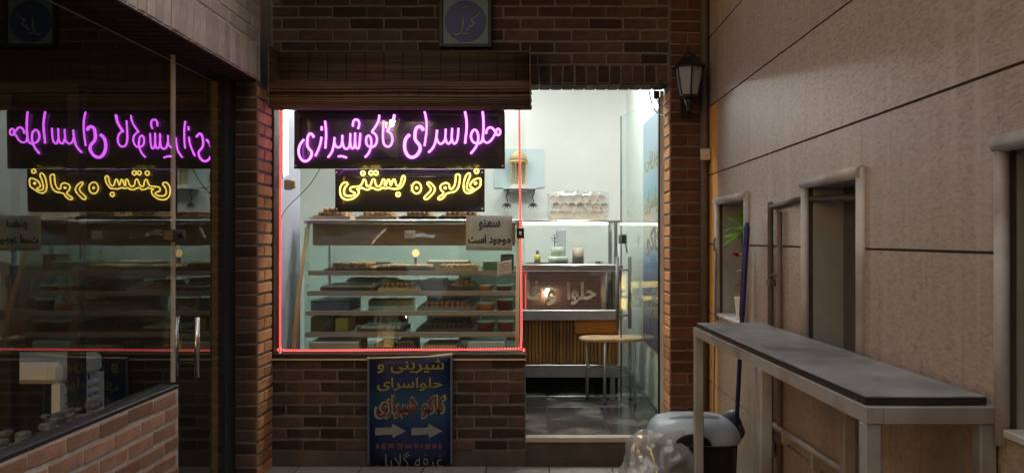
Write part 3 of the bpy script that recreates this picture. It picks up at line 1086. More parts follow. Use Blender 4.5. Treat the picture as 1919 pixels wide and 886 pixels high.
# long narrow table along the stone wall
tb = empty('bar_table', (0.9, 2.65, 0))
tag(tb, 'long narrow bar table with grey top and white steel frame beside the stone wall', 'table')
FA, FB = Vector((0.742, 3.45)), Vector((1.045, 3.45))
NA, NB = Vector((0.806, 1.84)), Vector((1.10, 1.84))
def tpt(s, t):     # s: 0 far .. 1 near, t: 0 passage side .. 1 wall side
    a = FA + (NA - FA) * s; b = FB + (NB - FB) * s
    return a + (b - a) * t
ZT2 = 1.088
m = MB()
lo, hi = ZT2 - .022, ZT2 - .003
rim = [(-.002, .0), (-.002, 1), (1.0, 1.0), (1.004, .5), (1.0, 0), (.5, -.012)]
ring = lambda zz, g=0: [Vector((*(tpt(s, t) + Vector(((t - .5) * g, (0.5 - s) * g))), zz)) for s, t in rim]
m.rings([ring(lo), ring(hi)], sm=False)
tt = m.build('table_edge', 'table_edge', tb)
m = MB(); m.rings([ring(hi + .0003, -.004), ring(ZT2, -.006)], sm=False)
m.build('table_top', 'table_top', tb)
def bar(m, p, q, w=.04, z0=ZT2 - .060, z1=ZT2 - .0225):
    p, q = Vector(p), Vector(q)
    d = (q - p).normalized(); n = Vector((-d.y, d.x)) * w / 2
    m.rings([[Vector((*(a), z)) for a in (p + n, q + n, q - n, p - n)] for z in (z0, z1)], sm=False)
ins = .012
m = MB()
bar(m, tpt(-.012, .03), tpt(1.018, .03))
m.build('frame_rail', 'paint_grey', tb)
m = MB(); bar(m, tpt(-.012, 1.0), tpt(1.018, 1.0)); m.build('frame_rail', 'paint_grey', tb)
for s in (0.0, 1.006):
    m = MB(); bar(m, tpt(s, .105), tpt(s, .93)); m.build('cross_rail', 'paint_grey', tb)
m = MB(); bar(m, tpt(1.006, 1.075), tpt(1.006, 1.16)); m.build('wall_bracket', 'paint_grey', tb)
for s in (0.0, .545, 1.003):
    for t in (0.03, .97):
        p = tpt(s, t)
        m = MB(); m.bbox(p.x - .02, p.x + .02, p.y - .02, p.y + .02, 0.0, ZT2 - .0605, c=.004)
        m.build('leg', 'paint_grey', tb)

# rubbish bin with bag
bnr = empty('rubbish_bin', (.735, 3.66, 0))
tag(bnr, 'black rubbish bin with a grey swing lid and clear bag beside the doorway', 'rubbish bin')
def sring(cx, cy, a, b, z, n=28, e=.55):
    o = []
    for j in range(n):
        t = 2 * math.pi * j / n
        c, s = math.cos(t), math.sin(t)
        o.append((cx + a * math.copysign(abs(c) ** e, c), cy + b * math.copysign(abs(s) ** e, s), z))
    return o
bcx, bcy = PX(1298, 3.66), 3.66
def crinkle(rings, amp, sc, seed):
    return [[Vector(p) + Vector((noise.noise(Vector(p) * sc + Vector((seed, 0, 0))), noise.noise(Vector(p) * sc + Vector((0, seed, 0))), noise.noise(Vector(p) * sc + Vector((0, 0, seed))))) * amp for p in r] for r in rings]
m = MB(); m.rings(crinkle([sring(bcx, bcy, .165 + .03 * t, .13 + .02 * t, t * .515, 36) for t in [i / 14 for i in range(15)]], .012, 14, 3))
m.build('body', 'bin_body', bnr)
lid_p = [(1.03, .512), (1.05, .520), (1.03, .545), (.96, .575), (.84, .600), (.62, .614), (.3, .620), (.02, .622)]
m = MB(); m.rings([sring(bcx, bcy, .205 * k, .165 * k, z, 36) for k, z in lid_p])
lid = m.build('lid', 'bin_lid', bnr)
m = MB()
m.rings([[(bcx - .035 + .085 * math.cos(math.pi * j / 14) * k, bcy - .165 * 1.03 - dy_, .519 + .050 * math.sin(math.pi * j / 14) * k) for j in range(15)] for k, dy_ in ((1, -.06), (1, .010), (.93, .012))], sm=False)
m.build('flap_opening', 'void', lid)
m = MB(); m.tube(smooth_pts([(bcx - .12, bcy - .05, .612), (bcx - .06, bcy - .05, .624), (bcx + .05, bcy - .05, .626), (bcx + .11, bcy - .05, .615)], 4), .010, 8)
m.build('lid_ridge', 'bin_lid', lid)
# clear bag pushed over the left side
rg = []
bxc, byc = PX(1232, 3.55), 3.57
for i in range(64):
    t = i / 63
    a = .075 + .055 * math.sin(t * 2.6 + .25)
    rg.append(sring(bxc - .03 * math.sin(t * 3) + .03, byc, a * 1.25, a * 1.05, .16 + .40 * t, 120, .9))
rg = crinkle(rg, .05, 9, 11)
for ring_ in rg:                            # sharp folds
    for q_ in ring_:
        n_ = Vector((q_.x - bxc, q_.y - byc, 0)).normalized()
        f_ = abs(noise.noise(Vector((q_.x * 20, q_.y * 20, q_.z * 7 + q_.x * 9)))) + .35 * abs(noise.noise(Vector((q_.x * 40 + 3, q_.y * 40, q_.z * 18))))
        q_ += n_ * (.010 - .024 * f_)
m = MB(); m.rings(rg, cap=False)
m.build('clear_bag', 'bag_clear', bnr)
m = MB()
rg = [sring(PX(1372, 3.68) - .01 + .02 * t, 3.70, .05 * math.sin(.35 + t * 2.4), .07 * math.sin(.35 + t * 2.4), .47 + .16 * t, 24, .9) for t in [i / 10 for i in range(11)]]
m.rings(crinkle(rg, .035, 15, 2))
m.build('black_bag', 'bin_body', bnr)

# broom handles leaning on the wall
m = MB(); p, q = Vector((1.07, 3.80, EYE + .08)), Vector((.905, 3.50, 0.0))
m.tube([q, q.lerp(p, .70), q.lerp(p, .705), q.lerp(p, .985), p], [.011, .011, .015, .016, .010], 8)
br = empty('broom', q)
hb = m.build('handle', 'blue_stick', br)
m = MB(); m.bbox(q.x - .03, q.x + .10, q.y - .03, q.y + .03, .055, .11, c=.012); m.build('head', 'blue_stick', br)
m = MB()
for i in range(30):
    xx = q.x - .025 + .12 * random.random(); yy = q.y - .025 + .05 * random.random()
    m.tube([(xx, yy, .06), (xx + random.uniform(-.01, .01), yy + random.uniform(-.01, .01), .001)], .003, 4)
m.build('bristles', 'string', br)
tag(br, 'blue-handled broom leaning against the stone wall behind the bar table', 'broom')
m = MB(); m.tube(smooth_pts([W(1336, 600, 4.55) + Vector((0, 0, -.9)), W(1341, 520, 4.58), W(1343, 460, 4.6), W(1341, 447, 4.6), W(1338, 452, 4.58), W(1339, 470, 4.58)], 4), .006, 6)
tag(m.build('hook_rod', 'grey_stick'), 'thin grey rod with a hooked end leaning by the wall strip coloured with warm light', 'rod')
m = MB(); m.tube([(1.085, 3.80, 0.93), (1.09, 3.50, 0.52)], .013, 8); m.bbox(1.06, 1.105, 3.46, 3.51, .47, .55, c=.008)
tag(m.build('mop_handle', 'grey_stick'), 'short grey handle with black joint leaning on the wall under the table', 'handle')

# pipes on the stone wall
d1, d2 = XR * F / 452, XR * F / 468
m = MB(); m.tube(smooth_pts([(XR - .02, d1, 0.02), (XR - .02, d1, 1.0), (XR - .02, d1, PZ(400, d1)), (XR - .02, d1 - .02, PZ(389, d1)), (XR - .02, 3.3, PZ(383, 3.35)), (XR - .02, 3.16, PZ(375, 3.16)), (XR + .03, 3.08, PZ(373, 3.1)), (XR + .10, 2.75, PZ(370, 2.75))], 4), .0135, 8)
for zz in (.5, 1.25):
    m.bbox(XR - .034, XR + .004, d1 - .02, d1 + .02, zz, zz + .03, c=.003)
tag(m.build('water_pipe', 'pipe'), 'dark pipe rising on the stone wall and bending into the middle window recess', 'pipe')
m = MB(); m.tube([(XR - .016, d2, 0.02), (XR - .016, d2, PZ(397, d2))], .0115, 8)
m.tube([(XR - .016, d2, PZ(515, d2)), (XR - .016, d1, PZ(515, d1))], .008, 6)
tag(m.build('water_pipe', 'pipe_brown'), 'rust-brown vertical pipe just right of the dark pipe on the stone wall', 'pipe')
da, db = XR * F / 440, XR * F / 600
m = MB(); m.tube([(XR - .02, da, PZ(785, da)), (XR - .02, db, PZ(888, db)), (XR - .02, 1.2, PZ(888, db) - .03)], .014, 8)
for yy in (3.3, 2.95, 2.55):
    m.bbox(XR - .036, XR + .004, yy - .012, yy + .012, PZ(785, da) - .035 - (3.3 - yy) * .02, PZ(785, da) + .02 - (3.3 - yy) * .02, c=.003)
tag(m.build('water_pipe', 'pipe_light'), 'pale low pipe running along the stone wall under the bar table', 'pipe')

# potted plant on the first window's sill
pp = empty('potted_plant', (1.165, 4.22, 1.023))
tag(pp, 'potted plant with green leaves and a red flower in the far window recess', 'plant')
prof = [(.030, 0)]
for i in range(7):
    z = .004 + i * .018
    prof += [(.033 + i * .002, z), (.036 + i * .002, z + .009)]
m = MB(); m.lathe((1.165, 4.22, 1.023), prof, 16); m.build('pot', 'pot_white', pp)
def leaf(mb, base, tip, wd):
    base, tip = Vector(base), Vector(tip)
    d = tip - base; sd = d.cross(Vector((0, -.6, .8))).normalized() * wd; up_ = Vector((0, 0, 1)) * d.length * .12
    pts = []
    for t, k in ((0, .15), (.3, .85), (.6, 1), (.85, .55), (1, .03)):
        c = base + d * t + up_ * math.sin(t * math.pi)
        pts += [c - sd * k, c + sd * k]
    b = len(mb.v); mb.v += [tuple(p) for p in pts]
    for i in range(4):
        mb.face((b + 2 * i, b + 2 * i + 1, b + 2 * i + 3, b + 2 * i + 2), True)
m = MB(); stem = []
for a in range(3):
    m.tube(smooth_pts([(1.165, 4.22, 1.14), (1.155 + .01 * a, 4.2, 1.3), (1.15 + .015 * a, 4.18 + .02 * a, 1.5)], 4), .004, 5)
m.build('stem', 'stem', pp)
for i in range(17):
    an = i / 17 * 2 * math.pi + random.uniform(-.2, .2)
    b0 = Vector((1.155, 4.19, 1.50 + random.uniform(-.03, .05)))
    m = MB(); leaf(m, b0, b0 + Vector((math.cos(an) * .09 - .02, math.sin(an) * .10, random.uniform(-.05, .09))), .013); m.build('leaf', 'leaf', pp)
for i in range(16):
    an = random.uniform(0, 6.28); b0 = Vector((1.16, 4.21, random.uniform(1.17, 1.36)))
    m = MB(); leaf(m, b0, b0 + Vector((math.cos(an) * .05, math.sin(an) * .06, random.uniform(-.03, .05))), .012); m.build('dry_leaf', 'dry_leaf', pp)
m = MB()
for i in range(7):
    an = i * .9; leaf(m, (1.13, 4.20, 1.37), Vector((1.13, 4.20, 1.37)) + Vector((math.cos(an) * .028, math.sin(an) * .028, .02)), .012)
m.build('flower', 'red_petal', pp)

# cables by the door's top corner
m = MB()
m.tube(smooth_pts([W(1216, 170, 5.04), W(1222, 195, 5.03), W(1232, 212, 5.0), W(1248, 218, 4.86)], 6), .004, 5)
m.tube(smooth_pts([W(1226, 165, 5.04), W(1232, 190, 5.02), W(1245, 200, 4.95), W(1262, 203, 4.83)], 6), .0035, 5)
m.bbox(.800, .835, 5.03, 5.06, 2.40, 2.45, c=.004)
tag(m.build('loose_cable', 'black_metal'), 'loose black cables hanging at the top right corner of the doorway', 'cable')

# ================================================================== THE WINDOW: SIGNS AND LIGHT ROPE
YS = 4.975
def neon(name, label, x0, x1, y0, y1, strokes, rad, mat):
    t = empty(name, (PX((x0 + x1) / 2, YS), YS, PZ(y1, YS)))
    n, q = 14, 5
    m = MB()
    for j in range(q + 1):
        for i in range(n + 1):
            u, v = i / n, j / q
            m.v.append((PX(x0 + (x1 - x0) * u, YS), YS + .012 + .004 * math.sin(u * 21 + v * 3) * (0.4 + v), PZ(y1 + (y0 - y1) * v, YS)))
    for j in range(q):
        for i in range(n):
            a = j * (n + 1) + i
            m.face((a, a + 1, a + n + 2, a + n + 1), True)
    bk = m.build('backing', 'acrylic_black', t)
    md = bk.modifiers.new('thickness', 'SOLIDIFY'); md.thickness = .004; md.offset = 1
    for pts, closed, k in strokes:
        m = MB()
        P = [Vector((PX(a, YS), YS - .004, PZ(b, YS))) for a, b in pts]
        P = smooth_pts(P, 4, closed)
        m.tube(P, rad * k, 8, closed)
        m.build('neon_tube', mat, t)
    m = MB()
    for a, b in ((x0 + 4, y0 + 6), (x1 - 4, y0 + 6), (x0 + 4, y1 - 5), (x1 - 4, y1 - 5)):
        c = Vector((PX(a, YS), YS, PZ(b, YS)))
        m.lathe(c, [(.006, -.006), (.006, .006)], 8)
    m.build('stud', 'chrome', t)
    tag(t, label, 'neon sign')
    return t
def cv(org, pts, sc=7.383): return [(org + a / sc, 200 + b / sc) for a, b in pts]
PUR = []
A, B, C, E = 545, 645, 740, 830
def P_(o, pts, closed=False, k=1.0): PUR.append((cv(o, pts), closed, k))
P_(A, [(320, 425), (300, 390), (270, 375), (240, 410), (230, 480), (232, 545), (260, 590), (288, 625), (285, 680), (250, 735), (195, 757), (145, 725), (115, 660), (112, 590), (130, 530), (155, 490), (185, 455)], k=1.15)
P_(A, [(425, 420), (412, 510), (380, 600), (340, 685)])
P_(A, [(431, 275), (428, 330)])
P_(A, [(475, 200), (487, 300), (490, 400), (485, 500), (478, 578)])
P_(A, [(605, 425), (600, 500), (572, 620), (515, 705)])
P_(A, [(602, 490), (625, 548), (655, 565), (692, 550), (710, 500), (715, 395)])
P_(A, [(714, 480), (735, 560), (770, 585), (805, 562), (820, 500), (825, 370)])
P_(A, [(655, 690), (715, 687), (775, 708)])
P_(B, [(84, 480), (95, 550), (115, 580), (138, 560), (150, 500), (153, 362)])
P_(B, [(152, 480), (163, 555), (185, 580), (205, 560), (217, 480), (224, 368)])
P_(B, [(122, 275), (125, 220), (150, 182), (190, 187), (209, 225), (205, 270), (190, 310)])
P_(B, [(487, 118), (478, 190), (440, 270), (380, 355)])
P_(B, [(385, 350), (432, 385), (455, 440), (445, 510), (410, 553), (370, 560), (325, 540), (305, 490), (310, 430), (335, 402), (360, 415), (375, 470), (376, 530), (362, 590), (335, 650), (288, 702)])
P_(B, [(549, 195), (543, 280), (538, 380), (541, 470), (560, 530), (600, 555), (640, 540), (665, 490), (668, 430), (650, 380), (615, 347), (595, 347)])
P_(B, [(595, 345), (640, 280), (675, 210), (697, 112)], k=1.35)
P_(C, [(395, 330), (375, 293), (340, 278), (300, 300), (282, 360), (280, 440), (305, 490), (340, 530), (352, 580), (330, 640), (285, 687), (230, 702), (180, 675), (148, 620), (135, 550), (145, 470), (175, 415), (210, 390)], k=1.6)
P_(C, [(412, 70), (430, 150), (440, 250), (437, 350), (425, 450), (410, 545)])
P_(C, [(585, 325), (575, 420), (555, 510), (520, 580), (465, 635)], k=1.1)
P_(C, [(576, 430), (600, 492), (630, 515), (665, 500), (695, 450), (705, 310)])
P_(C, [(703, 440), (715, 490), (740, 513), (770, 490), (785, 440), (793, 300)])
P_(C, [(791, 440), (802, 490), (823, 513), (852, 490), (870, 430), (880, 298)])
P_(E, [(305, 70), (322, 150), (330, 250), (325, 350), (315, 430), (308, 510)], k=1.15)
P_(E, [(550, 68), (560, 180), (562, 300), (555, 400), (543, 470), (520, 500), (480, 510), (420, 490), (390, 430), (395, 370), (420, 330), (450, 325), (480, 360), (490, 430), (480, 500), (450, 570), (385, 652)], k=1.1)
P_(E, [(556, 430), (568, 475), (600, 497), (640, 490), (680, 450), (718, 390), (735, 372)])
P_(E, [(600, 375), (605, 330), (640, 290), (680, 295), (715, 335), (735, 372)])
P_(E, [(765 + 30 * math.cos(t * .785), 352 + 44 * math.sin(t * .785)) for t in range(8)], True)
neon('neon_sign', 'black sign with purple neon Persian script at the top of the shop window', 550, 946, 200, 316, PUR, .0062, 'neon_purple')

YEL = []
def Y_(o, pts, closed=True, k=1.0): YEL.append(([(o + a / 9.844, 310 + b / 9.844) for a, b in pts], closed, k))
def circ(cx, cy, rx, ry=None): return [(cx + rx * math.cos(t * .785), cy + (ry or rx) * math.sin(t * .785)) for t in range(8)]
Y_(625, [(170, 335), (130, 400), (125, 500), (150, 580), (210, 625), (280, 632), (360, 610), (430, 560), (465, 505), (462, 455), (430, 440), (480, 430), (530, 415), (580, 438), (640, 448), (690, 415), (740, 420), (800, 448), (860, 440), (910, 412), (960, 428), (1010, 410), (1080, 430), (1190, 430), (1250, 400), (1300, 320), (1320, 230), (1300, 195), (1265, 215), (1245, 310), (1210, 372), (1165, 370), (1145, 310), (1130, 262), (1100, 265), (1080, 320), (1060, 365), (1045, 330), (1030, 270), (1003, 268), (985, 320), (965, 368), (945, 362), (948, 290), (932, 256), (905, 270), (882, 340), (850, 383), (805, 385), (775, 340), (765, 275), (740, 255), (715, 275), (690, 350), (650, 385), (612, 372), (600, 300), (578, 262), (550, 272), (530, 330), (490, 378), (420, 392), (350, 397), (312, 422), (312, 460), (350, 487), (395, 505), (388, 537), (330, 560), (250, 563), (205, 530), (197, 470), (220, 400), (258, 358), (252, 322), (212, 316)])
for c in ((545, 145), (695, 140), (785, 140), (1192, 535)):
    Y_(625, circ(c[0], c[1], 36))
Y_(760, circ(205, 415, 85, 105)); Y_(760, circ(205, 415, 14))
Y_(760, [(430, 310), (490, 350), (542, 425), (522, 500), (460, 570), (400, 622), (355, 620), (350, 585), (400, 530), (450, 480), (468, 430), (430, 375), (400, 332)])
Y_(760, [(740, 325), (670, 350), (640, 400), (660, 460), (700, 500), (680, 540), (620, 580), (600, 610), (622, 632), (680, 610), (730, 560), (760, 520), (830, 500), (900, 485), (960, 430), (990, 350), (1003, 250), (1000, 185), (965, 165), (930, 182), (925, 260), (910, 350), (880, 410), (840, 440), (815, 415), (805, 360), (780, 332)])
Y_(760, circ(732, 415, 14))
Y_(760, [(1160, 145), (1115, 190), (1085, 280), (1070, 380), (1087, 470), (1140, 510), (1210, 500), (1290, 450), (1370, 390), (1387, 320), (1382, 250), (1340, 240), (1260, 270), (1205, 330), (1190, 385), (1220, 410), (1255, 427), (1230, 450), (1165, 455), (1130, 415), (1140, 340), (1165, 260), (1192, 190), (1185, 152)])
Y_(760, circ(1292, 330, 16)); Y_(760, circ(1310, 107, 36))
neon('neon_sign', 'smaller black sign with yellow outlined neon Persian script below the purple one', 627, 908, 317, 397, YEL, .0050, 'neon_yellow')

# light rope round the pane
rp = empty('light_rope', (-0.85, 4.93, ZS + .06))
tag(rp, 'glowing red light rope round the edge of the shop window', 'light rope')
YR = 4.915
rope = [W(526, 205, YR), W(525.5, 420, YR), W(525, 640, YR), W(527, 652, YR), W(540, 656, YR), W(760, 655, YR), W(965, 653, YR), W(976, 648, YR), W(977, 560, YR), W(975, 400, YR), W(973, 205, YR)]
P = smooth_pts(rope, 10)
MB().tube(P, .0066, 7).build('rope', 'led_red', rp)
# evenly spaced diodes
m = MB()
acc = 0; last = P[0]; step = .0175
for i in range(1, len(P)):
    seg = (P[i] - P[i - 1]); L = seg.length; t = 0
    while acc + (L - t) >= step:
        t += step - acc; acc = 0
        c = P[i - 1] + seg * (t / L); dr = seg.normalized()
        m.tube([c - dr * .0028, c + dr * .0028], .0068, 6)
    acc += L - t
tag(m.build('diodes', 'led_dot', rp), kind='stuff')

# paper notices behind the pane
YN = 4.94
def notice(x0, x1, y0, y1, mat, label, tilt=0):
    m = MB()
    n = 6
    for j in range(n + 1):
        for i in range(n + 1):
            u, v = i / n, j / n
            m.v.append((PX(x0 + (x1 - x0) * u, YN), YN + .0025 * math.sin(u * 5 + v * 4), PZ(y1 + (y0 - y1) * v + tilt * (u - .5), YN)))
    for j in range(n):
        for i in range(n):
            a = j * (n + 1) + i
            m.face((a, a + 1, a + n + 2, a + n + 1), True)
    t = empty('paper_notice', (PX((x0 + x1) / 2, YN), YN, PZ(y1, YN)))
    sh_ = m.build('sheet', mat, t)
    so = sh_.modifiers.new('thickness', 'SOLIDIFY'); so.thickness = .001; so.offset = 1
    tag(t, label, 'notice')
    return t
YT = YN - .004
def nf(x0, x1, y0, y1): return front_frame(PX(x0, YT), PX(x1, YT), PZ(y1, YT), PZ(y0, YT), YT)
t = notice(873, 960, 404, 469, 'paper', 'grey plastic-covered paper notice with two lines of black Persian writing', 1)
lettering('writing', 'سمنو', 'ink_navy', t, nf(897, 937, 411, 432), .03, .0005)
lettering('writing', 'موجود است', 'ink_black', t, nf(877, 957, 440, 460), .035, .0005)
t = notice(932, 959, 489, 515, 'paper_note', 'small tilted handwritten note below the large grey notice', -5)
m = MB()
for k in range(3):
    m.tube(smooth_pts([W(937 + i * 2.2 + k, 496 + k * 5.5 - i * .45 + random.uniform(-1.6, 1.6), YT) for i in range(8)], 2), .0011, 4)
m.build('writing', 'ink_black', t)
t = notice(758, 778, 432, 447, 'paper_note', 'tiny white price note at the top of the pastry display case')
m = MB(); m.tube(smooth_pts([W(762 + i * 2, 440 + random.uniform(-2, 2), YT) for i in range(7)], 2), .0012, 4); m.build('writing', 'ink_black', t)

# socket and cable by the sign
so_ = empty('wall_socket', W(541, 345, 5.03))
tag(so_, 'cream plug and socket at the left edge of the shop window', 'socket')
m = MB(); a = W(533, 356, 5.03); b = W(547, 337, 5.03); m.bbox(a.x, b.x, 5.02, 5.058, a.z, b.z, c=.004); m.build('socket_box', 'cream_plastic', so_)
m = MB(); a = W(547.5, 353, 5.03); b = W(553, 339, 5.03); m.bbox(a.x, b.x, 5.022, 5.05, a.z, b.z, c=.003); m.build('plug', 'cream_plastic', so_)
m = MB(); m.tube(smooth_pts([W(599, 316, 4.99), W(585, 340, 4.985), W(566, 362, 4.98), W(543, 384, 4.97), W(530, 402, 4.96), W(526, 416, 4.95)], 6), .0028, 5)
tag(m.build('sign_cable', 'black_metal'), 'thin black cable curving from the purple neon sign to the window frame', 'cable')

# ================================================================== INSIDE: PASTRY CASE IN THE WINDOW
c1 = empty('display_case', (-0.86, 5.4, FLOOR))
tag(c1, 'curved glass pastry display case with steel top right behind the shop window', 'display case')
CX0, CX1 = -1.60, -0.11
path = smooth_pts([(0, 5.40, 1.575), (0, 5.33, 1.46), (0, 5.235, 1.26), (0, 5.145, 1.05), (0, 5.085, .85), (0, 5.065, .69)], 4)
m = MB()
for p in path:
    for dxx in (CX0 + .02, CX1 - .02):
        m.v.append((dxx, p.y, p.z))
for i in range(len(path) - 1):
    m.face((2 * i, 2 * i + 1, 2 * i + 3, 2 * i + 2), True)
gp = m.build('front_glass', 'glass_case', c1)
md = gp.modifiers.new('thickness', 'SOLIDIFY'); md.thickness = .005
for xx in (CX0, CX1):
    m = MB()
    m.rings([[(xx - .012, p.y - .008, p.z), (xx + .012, p.y - .008, p.z), (xx + .012, p.y + .010, p.z), (xx - .012, p.y + .010, p.z)] for p in path], sm=False)
    m.build('side_post', 'brass', c1)
    m = MB(); m.bbox(xx - .012, xx + .012, 5.93, 5.97, FLOOR, 1.57, c=.003); m.build('rear_post', 'steel_dull', c1)
box('top', 'steel', c1, CX0 - .03, CX1 + .03, 5.36, 6.0, 1.576, 1.605, c=.006)
box('header', 'brown_metal', c1, CX0 + .02, CX1 - .02, 5.42, 5.44, 1.42, 1.575)
box('header_light', 'case_light', c1, CX0 + .15, CX1 - .15, 5.45, 5.475, 1.545, 1.565)
SH = [(510, 1.0), (548, 1), (585, 1), (625, 1)]
ZSH = []
for k, (py, _) in enumerate(SH):
    ys_ = 5.33 - .025 * k
    zz = PZ(py, ys_)
    ZSH.append(zz)
    sl = box('shelf', 'glass_shelf', c1, CX0 + .03, CX1 - .03, ys_ + .012, 5.90, zz - .004, zz + .004)
    box('shelf_rail', 'rail', sl, CX0 + .015, CX1 - .015, ys_ - .012, ys_ + .011, zz - .022, zz + .012, c=.003)
box('rear_glass', 'glass_rear', c1, CX0 + .02, CX1 - .02, 5.935, 5.941, .69, 1.56)
box('base', 'steel_dull', c1, CX0, CX1, 5.10, 5.97, FLOOR, .672, c=.004)
for xx in (CX0, CX1):
    m = MB(); m.box(xx - .004, xx + .004, 5.30, 5.92, .69, 1.55); m.build('side_glass', 'glass_shelf', c1)

cl = empty('case_lamp', (PX(783, 5.86), 5.86, 1.2))
tag(cl, 'small glowing warm lamp inside the upper part of the pastry display case', 'lamp')
q_ = W(779, 474, 5.86)
m = MB(); m.lathe((q_.x, 5.86, q_.z - .03), [(.012, 0), (.026, .02), (.029, .036), (.020, .052), (.005, .06)], 14); m.build('bulb', 'bulb_warm', cl)
m = MB(); m.lathe((q_.x, 5.86, ZSH[0] + .0045), [(.035, 0), (.035, .01), (.012, .02), (.012, q_.z - .031 - ZSH[0] - .0045)], 12); m.build('lamp_base', 'tray_dark', cl)

def item(name, mat, label, cat, x0, x1, zb_, hgt, y0, y1, fill=None, bumps=0, group=None):
    """open tray with a rim and what lies in it"""
    xa, xb = PX(x0, y0), PX(x1, y0)
    t = empty(name, ((xa + xb) / 2, (y0 + y1) / 2, zb_))
    m = MB()
    w_ = .006
    h_ = hgt
    m.box(xa, xb, y0, y1, zb_, zb_ + .006)
    m.box(xa, xb, y0, y0 + w_, zb_ + .006, zb_ + h_); m.box(xa, xb, y1 - w_, y1, zb_ + .006, zb_ + h_)
    m.box(xa, xa + w_, y0 + w_, y1 - w_, zb_ + .006, zb_ + h_); m.box(xb - w_, xb, y0 + w_, y1 - w_, zb_ + .006, zb_ + h_)
    m.build('tray_body', mat, t)
    if fill:
        if bumps:
            nx = max(2, int((xb - xa - .02) / .034)); ny = max(2, int((y1 - y0 - .02) / .05))
            bmh = MB()
            bmh.rings([sring(0, 0, .0155 * k, .022 * k, z, 8, .8) for k, z in ((1, 0), (1, .016), (.8, .024), (.3, .027))])
            me = None
            for i in range(nx):
                for j in range(ny):
                    for lv in range(bumps):
                        if lv and (i < lv or i >= nx - lv): continue
                        lx = xa + .012 + .017 + i * (xb - xa - .03) / nx; ly = y0 + .012 + .025 + j * (y1 - y0 - .03) / ny
                        lz = zb_ + max(.007, h_ - .012) + lv * .026
                        if me is None:
                            first = bmh.build('pastry', fill, t); me = first.data; o_ = first
                        else:
                            o_ = bpy.data.objects.new('pastry', me); COL.objects.link(o_); o_.parent = t
                        o_.location = Vector((lx + random.uniform(-.003, .003), ly, lz)) - t.location
                        o_.rotation_euler = (0, 0, random.uniform(-.2, .2))
        else:
            m = MB(); m.bbox(xa + .008, xb - .008, y0 + .008, y1 - .008, zb_ + .007, zb_ + h_ + .012, c=.008); m.build('filling', fill, t)
    tag(t, label, cat, group)
    return t

def solid(name, mat, label, cat, x0, x1, zb_, zt, y0, y1, lidm=None):
    xa, xb = PX(x0, y0), PX(x1, y0)
    t = empty(name, ((xa + xb) / 2, (y0 + y1) / 2, zb_))
    m = MB(); m.bbox(xa, xb, y0, y1, zb_ + .0005, zt, c=.004); m.build('box_body', mat, t)
    if lidm:
        m = MB(); m.bbox(xa - .003, xb + .003, y0 - .003, y1 + .003, zt + .0005, zt + .010, c=.003); m.build('lid', lidm, t)
    tag(t, label, cat)
    return t

def tub(mat, label, x0, x1, zb_, hgt, y0):
    r_ = (PX(x1, y0) - PX(x0, y0)) / 2
    xc = PX((x0 + x1) / 2, y0)
    t = empty('jam_tub', (xc, y0 + r_, zb_))
    m = MB(); m.lathe((xc, y0 + r_, zb_ + .0005), [(r_ * .86, 0), (r_ * .98, hgt * .8), (r_, hgt)], 18); m.build('tub_body', mat, t)
    m = MB(); m.lathe((xc, y0 + r_, zb_ + hgt + .001), [(r_ * 1.04, 0), (r_ * 1.04, .008), (r_ * .9, .010)], 18); m.build('lid', 'tub_lid', t)
    tag(t, label, 'tub')
zt = 1.6055
item('pastry_tray', 'cream_paper', 'stepped pile of brown pastries at the left end on top of the display case', 'pastry tray', 580, 656, zt, .022, 5.44, 5.80, 'cake_brown', 3)
item('pastry_tray', 'cream_paper', 'tray of brown pastries second from the left on top of the display case', 'pastry tray', 666, 742, zt, .022, 5.44, 5.80, 'cake_brown', 2)
item('pastry_tray', 'tray_dark', 'dark tray of tan pastries below the middle of the yellow neon sign', 'pastry tray', 748, 816, zt, .024, 5.44, 5.80, 'cake_tan', 2)
item('pastry_tray', 'tray_dark', 'dark tray of tan pastries at the right on top of the display case', 'pastry tray', 822, 905, zt, .024, 5.44, 5.80, 'cake_tan', 2)
z1, z2, z3, z4 = [z + .0045 for z in ZSH]
zb0 = .6725
ya = 5.36
item('baking_tray', 'tray_dark', 'dark baking tray at the left of the top shelf', 'tray', 608, 700, z1, .020, ya, 5.75, 'cake_brown', 2)
item('baking_tray', 'tray_dark', 'long dark baking tray in the middle of the top shelf', 'tray', 706, 806, z1, .028, ya, 5.75, 'cake_tan', 1)
item('baking_tray', 'tray_foil', 'low shiny foil tray right of the middle of the top shelf', 'tray', 816, 896, z1, .03, ya, 5.75, 'cake_tan', 1)
solid('sweet_box', 'box_green', 'green box on the top shelf near the right end', 'box', 905, 934, z1, z1 + .062, ya, 5.55, 'cream_paper')
solid('sweet_box', 'box_brown', 'dark brown box at the right end of the top shelf', 'box', 938, 962, z1, z1 + .12, ya + .05, 5.6)
item('baking_tray', 'tray_dark', 'dark tray at the left of the second shelf', 'tray', 600, 704, z2, .032, ya - .03, 5.7, 'cream_paper')
item('baking_tray', 'tray_foil', 'golden foil tray in the middle of the second shelf', 'tray', 708, 789, z2, .026, ya - .03, 5.7, 'cake_tan', 2)
solid('sweet_box', 'tray_dark', 'black block-shaped box right of the golden foil tray', 'box', 794, 833, z2, z2 + .085, ya - .03, 5.6)
item('pastry_tray', 'tray_dark', 'dark tray of brown pastries on the second shelf toward the right', 'pastry tray', 838, 892, z2, .04, ya - .03, 5.65, 'cake_brown', 2)
tub('tub_orange', 'amber tub on the second shelf beside the red one', 897, 924, z2, .035, ya - .03)
tub('tub_red', 'flat dark red tub at the right end of the second shelf', 928, 960, z2, .035, ya - .03)
solid('sweet_box', 'box_blue', 'blue-black box with lid at the left of the third shelf', 'box', 582, 655, z3, z3 + .065, ya - .06, 5.65, 'tray_dark')
